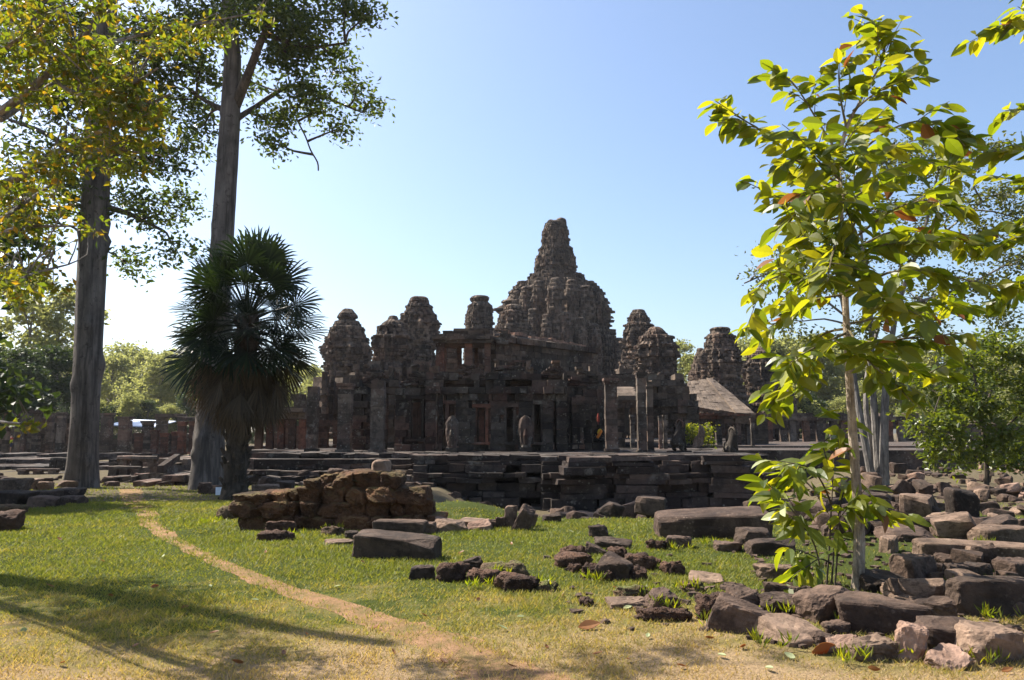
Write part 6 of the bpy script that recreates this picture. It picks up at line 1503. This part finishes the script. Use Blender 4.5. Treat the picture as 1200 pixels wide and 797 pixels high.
# weeds between stones
mb = MB(130); rr = random.Random(12); cs = []
for px, py in ((1110, 722), (1178, 728), (1000, 734), (845, 735), (920, 720), (905, 760), (1098, 765), (1150, 780), (640, 690), (750, 700), (805, 693), (740, 640), (795, 645), (590, 676), (560, 690), (830, 640), (1060, 770), (1020, 765), (255, 612), (240, 615), (230, 618), (345, 630), (390, 622), (480, 640), (700, 682), (770, 700), (780, 716), (830, 725), (990, 775), (1125, 690), (1160, 690), (1110, 610), (1150, 640)):
    g = G(px, py)
    for q in range(5): cs.append((g.x + rr.uniform(-.14, .14), g.y + rr.uniform(-.1, .1), g.z + rr.uniform(.01, .05)))
C = np.repeat(np.array(cs), 9, 0); rng = np.random.default_rng(5)
D = rng.normal(size=C.shape) * .7; D[:, 2] = np.abs(D[:, 2]) + .8
V, F = leaves(C + rng.normal(size=C.shape) * np.array([.02, .02, .005]), D, rng.uniform(.05, .13, len(C)), rng.uniform(.008, .02, len(C)), rng)
tag(link_mesh('weeds', mesh_np('weeds', V, F), M['leaf_big']), 'small green weeds sprouting round the stones', 'weeds', kind='stuff')
# fallen leaves
def fallen_leaf(px, py, size, label, mat='leaf_dead', rz=0.0, grp=None):
    g = G(px, py); rg_ = np.random.default_rng(int(px))
    V, F = big_leaf_arrays(np.array([[0., 0, 0.012]]), np.array([[math.cos(rz), math.sin(rz), .0]]), np.array([size]), np.array([size * .5]), rg_, -1.0)
    V2, F2 = V.copy(), F.copy(); V2[:, 2] -= 0.004
    V = np.concatenate([V, V2]); F = np.concatenate([F, F2[:, ::-1] + len(V2)])
    o = link_mesh('fallen_leaf', mesh_np('fallen_leaf', V, F), M[mat]); o.location = (g.x - size / 2 * math.cos(rz), g.y, g.z + 0.012)
    tag(o, label, 'leaf', grp)
fallen_leaf(690, 738, 0.17, 'big curled orange brown dry leaf lying alone on the front lawn', rz=.15)
fallen_leaf(967, 768, 0.19, 'big crumpled reddish brown dry leaf before the front stone heap', rz=.1)
fallen_leaf(1046, 704, 0.12, 'small orange dry leaf caught beside the cube like block', rz=1.2)
fallen_leaf(888, 731, 0.13, 'orange dry leaf stuck between the tilted block and the ring block', rz=.6)
for k, (px, py) in enumerate(((735, 715), (560, 706), (497, 725), (300, 705), (1020, 786), (1180, 790), (190, 655), (70, 634), (425, 660), (845, 770), (250, 745), (330, 770), (590, 740), (640, 760), (130, 700), (500, 655), (460, 770), (60, 690), (100, 725), (160, 760), (215, 715), (245, 690), (280, 780), (360, 745), (395, 690), (440, 740), (520, 780), (610, 725), (660, 700), (700, 770), (760, 750), (800, 785), (870, 760), (900, 785), (540, 650), (600, 640), (670, 625), (720, 690), (830, 750), (350, 660), (310, 650), (120, 660), (30, 740), (75, 780), (180, 690), (930, 775), (600, 785), (735, 775))):
    fallen_leaf(px, py, 0.07, 'small dry leaf scattered in the grass', 'leaf_dead' if k % 3 else 'leaf_pale', k * 1.3, 'small dry leaves on the lawn')

# ------------------------------------------------------------------ statues, people, small things
def skin_body(name, verts, edges, radii, mat, parent=None, loc=(0, 0, 0), sub=1, scale=1.0, rz=0.0):
    """one continuous surface grown round a skeleton"""
    me = bpy.data.meshes.new(name); ca, sa = math.cos(rz), math.sin(rz)
    me.from_pydata([((x * ca - y * sa) * scale, (x * sa + y * ca) * scale, z * scale) for x, y, z in verts], edges, []); me.update()
    o = bpy.data.objects.new(name, me); COL.objects.link(o)
    md = o.modifiers.new('skin', 'SKIN')
    for i, r in enumerate(radii):
        s_ = me.skin_vertices[0].data[i]; rx, ry = (r if isinstance(r, tuple) else (r, r)); s_.radius = (rx * scale, ry * scale)
    me.skin_vertices[0].data[0].use_root = True
    if sub: o.modifiers.new('sub', 'SUBSURF').levels = sub
    dg = bpy.context.evaluated_depsgraph_get(); m2 = bpy.data.meshes.new_from_object(o.evaluated_get(dg)); m2.name = name
    bpy.data.objects.remove(o); bpy.data.meshes.remove(me)
    m2.polygons.foreach_set('use_smooth', [True] * len(m2.polygons)); m2.materials.clear()
    return link_mesh(name, m2, M[mat], parent, None if parent else loc)
# guardian lions, sitting upright on their haunches
def lion(label, px0, px1, yt, yb, Y, rz):
    c = P((px0 + px1) / 2, yb, Y); hgt = (yb - yt) * Y / FPX
    t = thing('lion_statue', label, 'statue', tuple(c)); k = hgt / 1.75; b0 = 0.18
    m = MB(140); m.box((c.x, c.y, c.z + .09 * k), (1.05 * k, .6 * k, .18 * k), rz, .015); m.build('plinth', M['gallery'], t)
    z = b0
    vs = [(-.22, 0, .42 + z), (-.05, 0, .62 + z), (.10, 0, .86 + z), (.16, 0, 1.08 + z), (.22, 0, 1.28 + z), (.36, 0, 1.26 + z), (.14, 0, 1.50 + z),
          (.14, .13, .72 + z), (.22, .14, .35 + z), (.25, .14, .06 + z), (.36, .14, .04 + z), (.14, -.13, .72 + z), (.22, -.14, .35 + z), (.25, -.14, .06 + z), (.36, -.14, .04 + z),
          (-.2, .17, .36 + z), (.02, .24, .34 + z), (-.14, .24, .08 + z), (.06, .24, .05 + z), (-.2, -.17, .36 + z), (.02, -.24, .34 + z), (-.14, -.24, .08 + z), (.06, -.24, .05 + z),
          (-.40, 0, .30 + z), (-.46, 0, .55 + z), (-.38, 0, .78 + z)]
    es = [(0, 1), (1, 2), (2, 3), (3, 4), (4, 5), (4, 6), (2, 7), (7, 8), (8, 9), (9, 10), (2, 11), (11, 12), (12, 13), (13, 14), (0, 15), (15, 16), (16, 17), (17, 18), (0, 19), (19, 20), (20, 21), (21, 22), (0, 23), (23, 24), (24, 25)]
    rd = [.24, .22, .23, .19, .19, .12, .07, .12, .085, .08, .07, .12, .085, .08, .07, .18, .13, .1, .07, .18, .13, .1, .07, .06, .045, .05]
    skin_body('body', vs, es, rd, 'gallery', t, sub=1, scale=k, rz=rz)
    # mane, muzzle, eyes and ears carved on the head
    m = MB(141); ca, sa = math.cos(rz), math.sin(rz)
    W = lambda x, y, zz: (c.x + (x * ca - y * sa) * k, c.y + (x * sa + y * ca) * k, c.z + (zz + z) * k)
    for y in (-.1, .1):
        m.tube([W(.12, y, 1.42), W(.10, y * 1.3, 1.56)], [.05 * k, .02 * k], 6); m.tube([W(.36, y * .6, 1.36), W(.40, y * .6, 1.36)], [.035 * k, .02 * k], 6)
    for q in range(12):
        a = q / 12 * 2 * math.pi; m.tube([W(.12, .2 * math.cos(a), 1.22 + .2 * math.sin(a)), W(.04, .25 * math.cos(a), 1.22 + .24 * math.sin(a))], [.06 * k, .04 * k], 5)
    m.tube([W(.40, -.07, 1.22), W(.43, 0, 1.2), W(.40, .07, 1.22)], [.03 * k] * 3, 5); m.tube([W(.08, .21 * math.cos(a), 1.24 + .21 * math.sin(a)) for a in np.linspace(0, 2 * math.pi, 13)], [.05 * k] * 13, 5); m.build('mane', M['gallery'], t)
    return t
lion('seated stone guardian lion beside the brown pillar pair, dark and seen from behind', 784, 808, 490, 533, 33.6, R(35))
lion('seated stone guardian lion in front of the roofed hall, the one farther right', 846, 869, 499, 541, 33.6, R(25))
# rounded antefix steles with niche
for k, (x0, x1, yt, yb, lab) in enumerate(((522, 537, 487, 529, 'rounded naga stele standing before the small left window of the front gallery'), (608, 624, 487, 529, 'rounded lichen covered naga stele left of the lit window of the front gallery'))):
    c = P((x0 + x1) / 2, yb, 34.2); b = P(x1, yt, 34.2); t = thing('naga_stele', lab, 'stele', tuple(c)); hw = (x1 - x0) / 2 * 34.2 / FPX; hh = b.z - c.z
    m = MB(150 + k); A = np.zeros((14, 24, 3))
    for i in range(14):
        f = i / 13; wv = hw * (0.62 + 0.38 * math.sin(min(1, f * 1.5) * math.pi / 2)) * (1 if f < .62 else math.sqrt(max(0.0, 1 - ((f - .62) / .385) ** 2)))
        for j in range(24):
            a = 2 * math.pi * j / 24; e = 1 + .06 * math.cos(8 * a) + .22 * mnoise.noise(Vector((a * 3, f * 7, k)))
            A[i, j] = (c.x + wv * math.cos(a) * e, c.y + .2 * math.sin(a) * e, c.z + .15 + (hh - .15) * f)
    m.grid(A, closed=True); m.build('hood', M['terrace'], t)
    m = MB(152 + k); m.box((c.x, c.y, c.z + .08), (hw * 1.7, .55, .18), 0, .015); m.build('base', M['gallery'], t)
    m = MB(154 + k); m.tube([(c.x, c.y - .21, c.z + .3), (c.x, c.y - .25, c.z + hh * .45), (c.x, c.y - .22, c.z + hh * .62)], [.09, .12, .06], 8, .08); m.build('carved_figure', M['gallery'], t)
# pale pointed stones among the shrubs
for k, (x0, x1, yt, yb, lab) in enumerate(((812, 817, 511, 527, 'small pale pointed stone before the green shrub on the temple'), (817, 824, 503, 527, 'taller pale pointed stone between the two green shrubs'))):
    stone('stone_shard', lab, x0, x1, yt, yb, 'pale', 'stone', 0.6, 0, (0, 8), Y=45.5, corner=.3, hk=1.0, sub=5)
mb = MB(160); wallmb(mb, 800, 842, 525, 543, 46, 1.0, (), .3, .3, .05); tag(mb.build('low_wall', M['roof'], None, tuple(P(820, 543, 46))), 'low sunlit wall of squared blocks under the green shrubs', 'wall')
# draped statue in the gap of the gallery
c = P(702, 528, 37.5); st_ = thing('draped_statue', 'seated stone statue wrapped in orange and yellow cloth in a gap of the gallery', 'statue', tuple(c))
m = MB(161); m.box((c.x, c.y, c.z + .14), (.62, .5, .28), 0, .02); m.box((c.x, c.y, c.z + .34), (.5, .42, .14), 0, .02); m.build('pedestal', M['gallery'], st_)
v = [(0, 0, .50), (0, 0, .72), (0, 0, .95), (0, 0, 1.08), (0, -.02, 1.24), (.2, 0, .9), (.24, -.08, .66), (.08, -.22, .56), (-.2, 0, .9), (-.24, -.08, .66), (-.08, -.22, .56), (.26, -.18, .48), (-.05, -.3, .47), (-.26, -.18, .48), (.05, -.32, .49)]
skin_body('body', v, [(0, 1), (1, 2), (2, 3), (3, 4), (2, 5), (5, 6), (6, 7), (2, 8), (8, 9), (9, 10), (0, 11), (11, 12), (0, 13), (13, 14)], [.17, .15, .15, .06, .10, .07, .05, .045, .07, .05, .045, .1, .06, .1, .06], 'gallery', st_)
skin_body('robe', [(0, .01, .48), (0, .01, .72), (.03, 0, .96), (.16, 0, .97)], [(0, 1), (1, 2), (2, 3)], [(.25, .2), .185, .165, .1], 'yellow_cloth', st_)
skin_body('sash', [(-.16, -.14, .5), (0, -.17, .75), (.14, -.1, .98)], [(0, 1), (1, 2)], [.08, .08, .07], 'orange_cloth', st_)
m = MB(162); px_ = c.x - .2; m.tube([(px_ + .2, c.y + .3, c.z + .2), (px_ + .2, c.y + .25, c.z + 1.75)], [.015, .015], 6)
m.tube([(px_ + .2, c.y + .2, c.z + 1.35), (px_ + .2, c.y + .2, c.z + 1.6), (px_ + .2, c.y + .2, c.z + 1.78)], [.07, .06, .02], 12, .03); m.build('parasol', M['red_cloth'], st_)
# visitors
def person(label, px, yt, yb, Y, shirt, shorts, rz):
    c = P(px, yb, Y); k = (P(px, yt, Y).z - c.z) / 1.72; t = thing('person', label, 'person', tuple(c))
    v = [(0, 0, .95), (0, 0, 1.15), (0, 0, 1.38), (0, 0, 1.5), (0, -.02, 1.63), (.19, 0, 1.40), (.23, .02, 1.14), (.2, -.12, .93), (-.19, 0, 1.40), (-.24, .02, 1.14), (-.22, -.06, .9), (.09, 0, .9), (.1, -.06, .5), (.1, 0, .07), (.1, -.14, .03), (-.09, 0, .9), (-.1, .05, .5), (-.1, .12, .07), (-.1, 0, .03)]
    e = [(0, 1), (1, 2), (2, 3), (3, 4), (2, 5), (5, 6), (6, 7), (2, 8), (8, 9), (9, 10), (0, 11), (11, 12), (12, 13), (13, 14), (0, 15), (15, 16), (16, 17), (17, 18)]
    r = [.14, .13, .15, .055, .10, .06, .042, .035, .06, .042, .035, .09, .062, .042, .035, .09, .062, .042, .035]
    skin_body('body', v, e, r, 'skin', t, scale=k, rz=rz)
    skin_body('shirt', [(0, 0, .93), (0, 0, 1.15), (0, 0, 1.40), (.2, 0, 1.40), (.23, .02, 1.22), (-.2, 0, 1.40), (-.235, .02, 1.22)], [(0, 1), (1, 2), (2, 3), (3, 4), (2, 5), (5, 6)], [.165, .155, .165, .085, .065, .085, .065], shirt, t, scale=k, rz=rz)
    skin_body('shorts', [(0, 0, .96), (.09, 0, .86), (.1, -.06, .52), (-.09, 0, .86), (-.1, .045, .52)], [(0, 1), (1, 2), (0, 3), (3, 4)], [.16, .11, .085, .11, .085], shorts, t, scale=k, rz=rz)
    skin_body('hair', [(0, .02, 1.67), (0, .03, 1.60)], [(0, 1)], [.105, .10], 'hair', t, scale=k, rz=rz)
person('person in a blue shirt and dark shorts standing before the right gallery wall', 900, 517, 537.5, 65, 'blue_cloth', 'navy', R(200))
person('person in red half hidden among the far left colonnade pillars', 12, 509, 531, 60, 'red_cloth', 'navy', R(150))
# small white plate by the palm
g = G(256, 581); m = MB(170); m.box((g.x, g.y, g.z + .13), (.16, .012, .22), .3, .003, M=Matrix.Rotation(R(-18), 4, 'X')); tag(m.build('white_plate', M['white'], None, tuple(g)), 'small white plate leaning in the grass at the foot of the fan palm', 'sign')

# ------------------------------------------------------------------ light haze in the air
hz = MB(999); hz.box((0, 290, 21), (1060, 680, 50))
hm, ht, hout = new_mat('haze air')
pv = N(ht, 'ShaderNodeVolumePrincipled'); pv.inputs['Density'].default_value = 0.00015; pv.inputs['Color'].default_value = (0.93, 0.95, 1.0, 1); pv.inputs['Anisotropy'].default_value = 0.4
ht.links.new(pv.outputs[0], hout.inputs['Volume'])
ho = hz.build('haze', hm); tag(ho, 'thin pale haze in the air over the ruins', 'haze', kind='stuff')
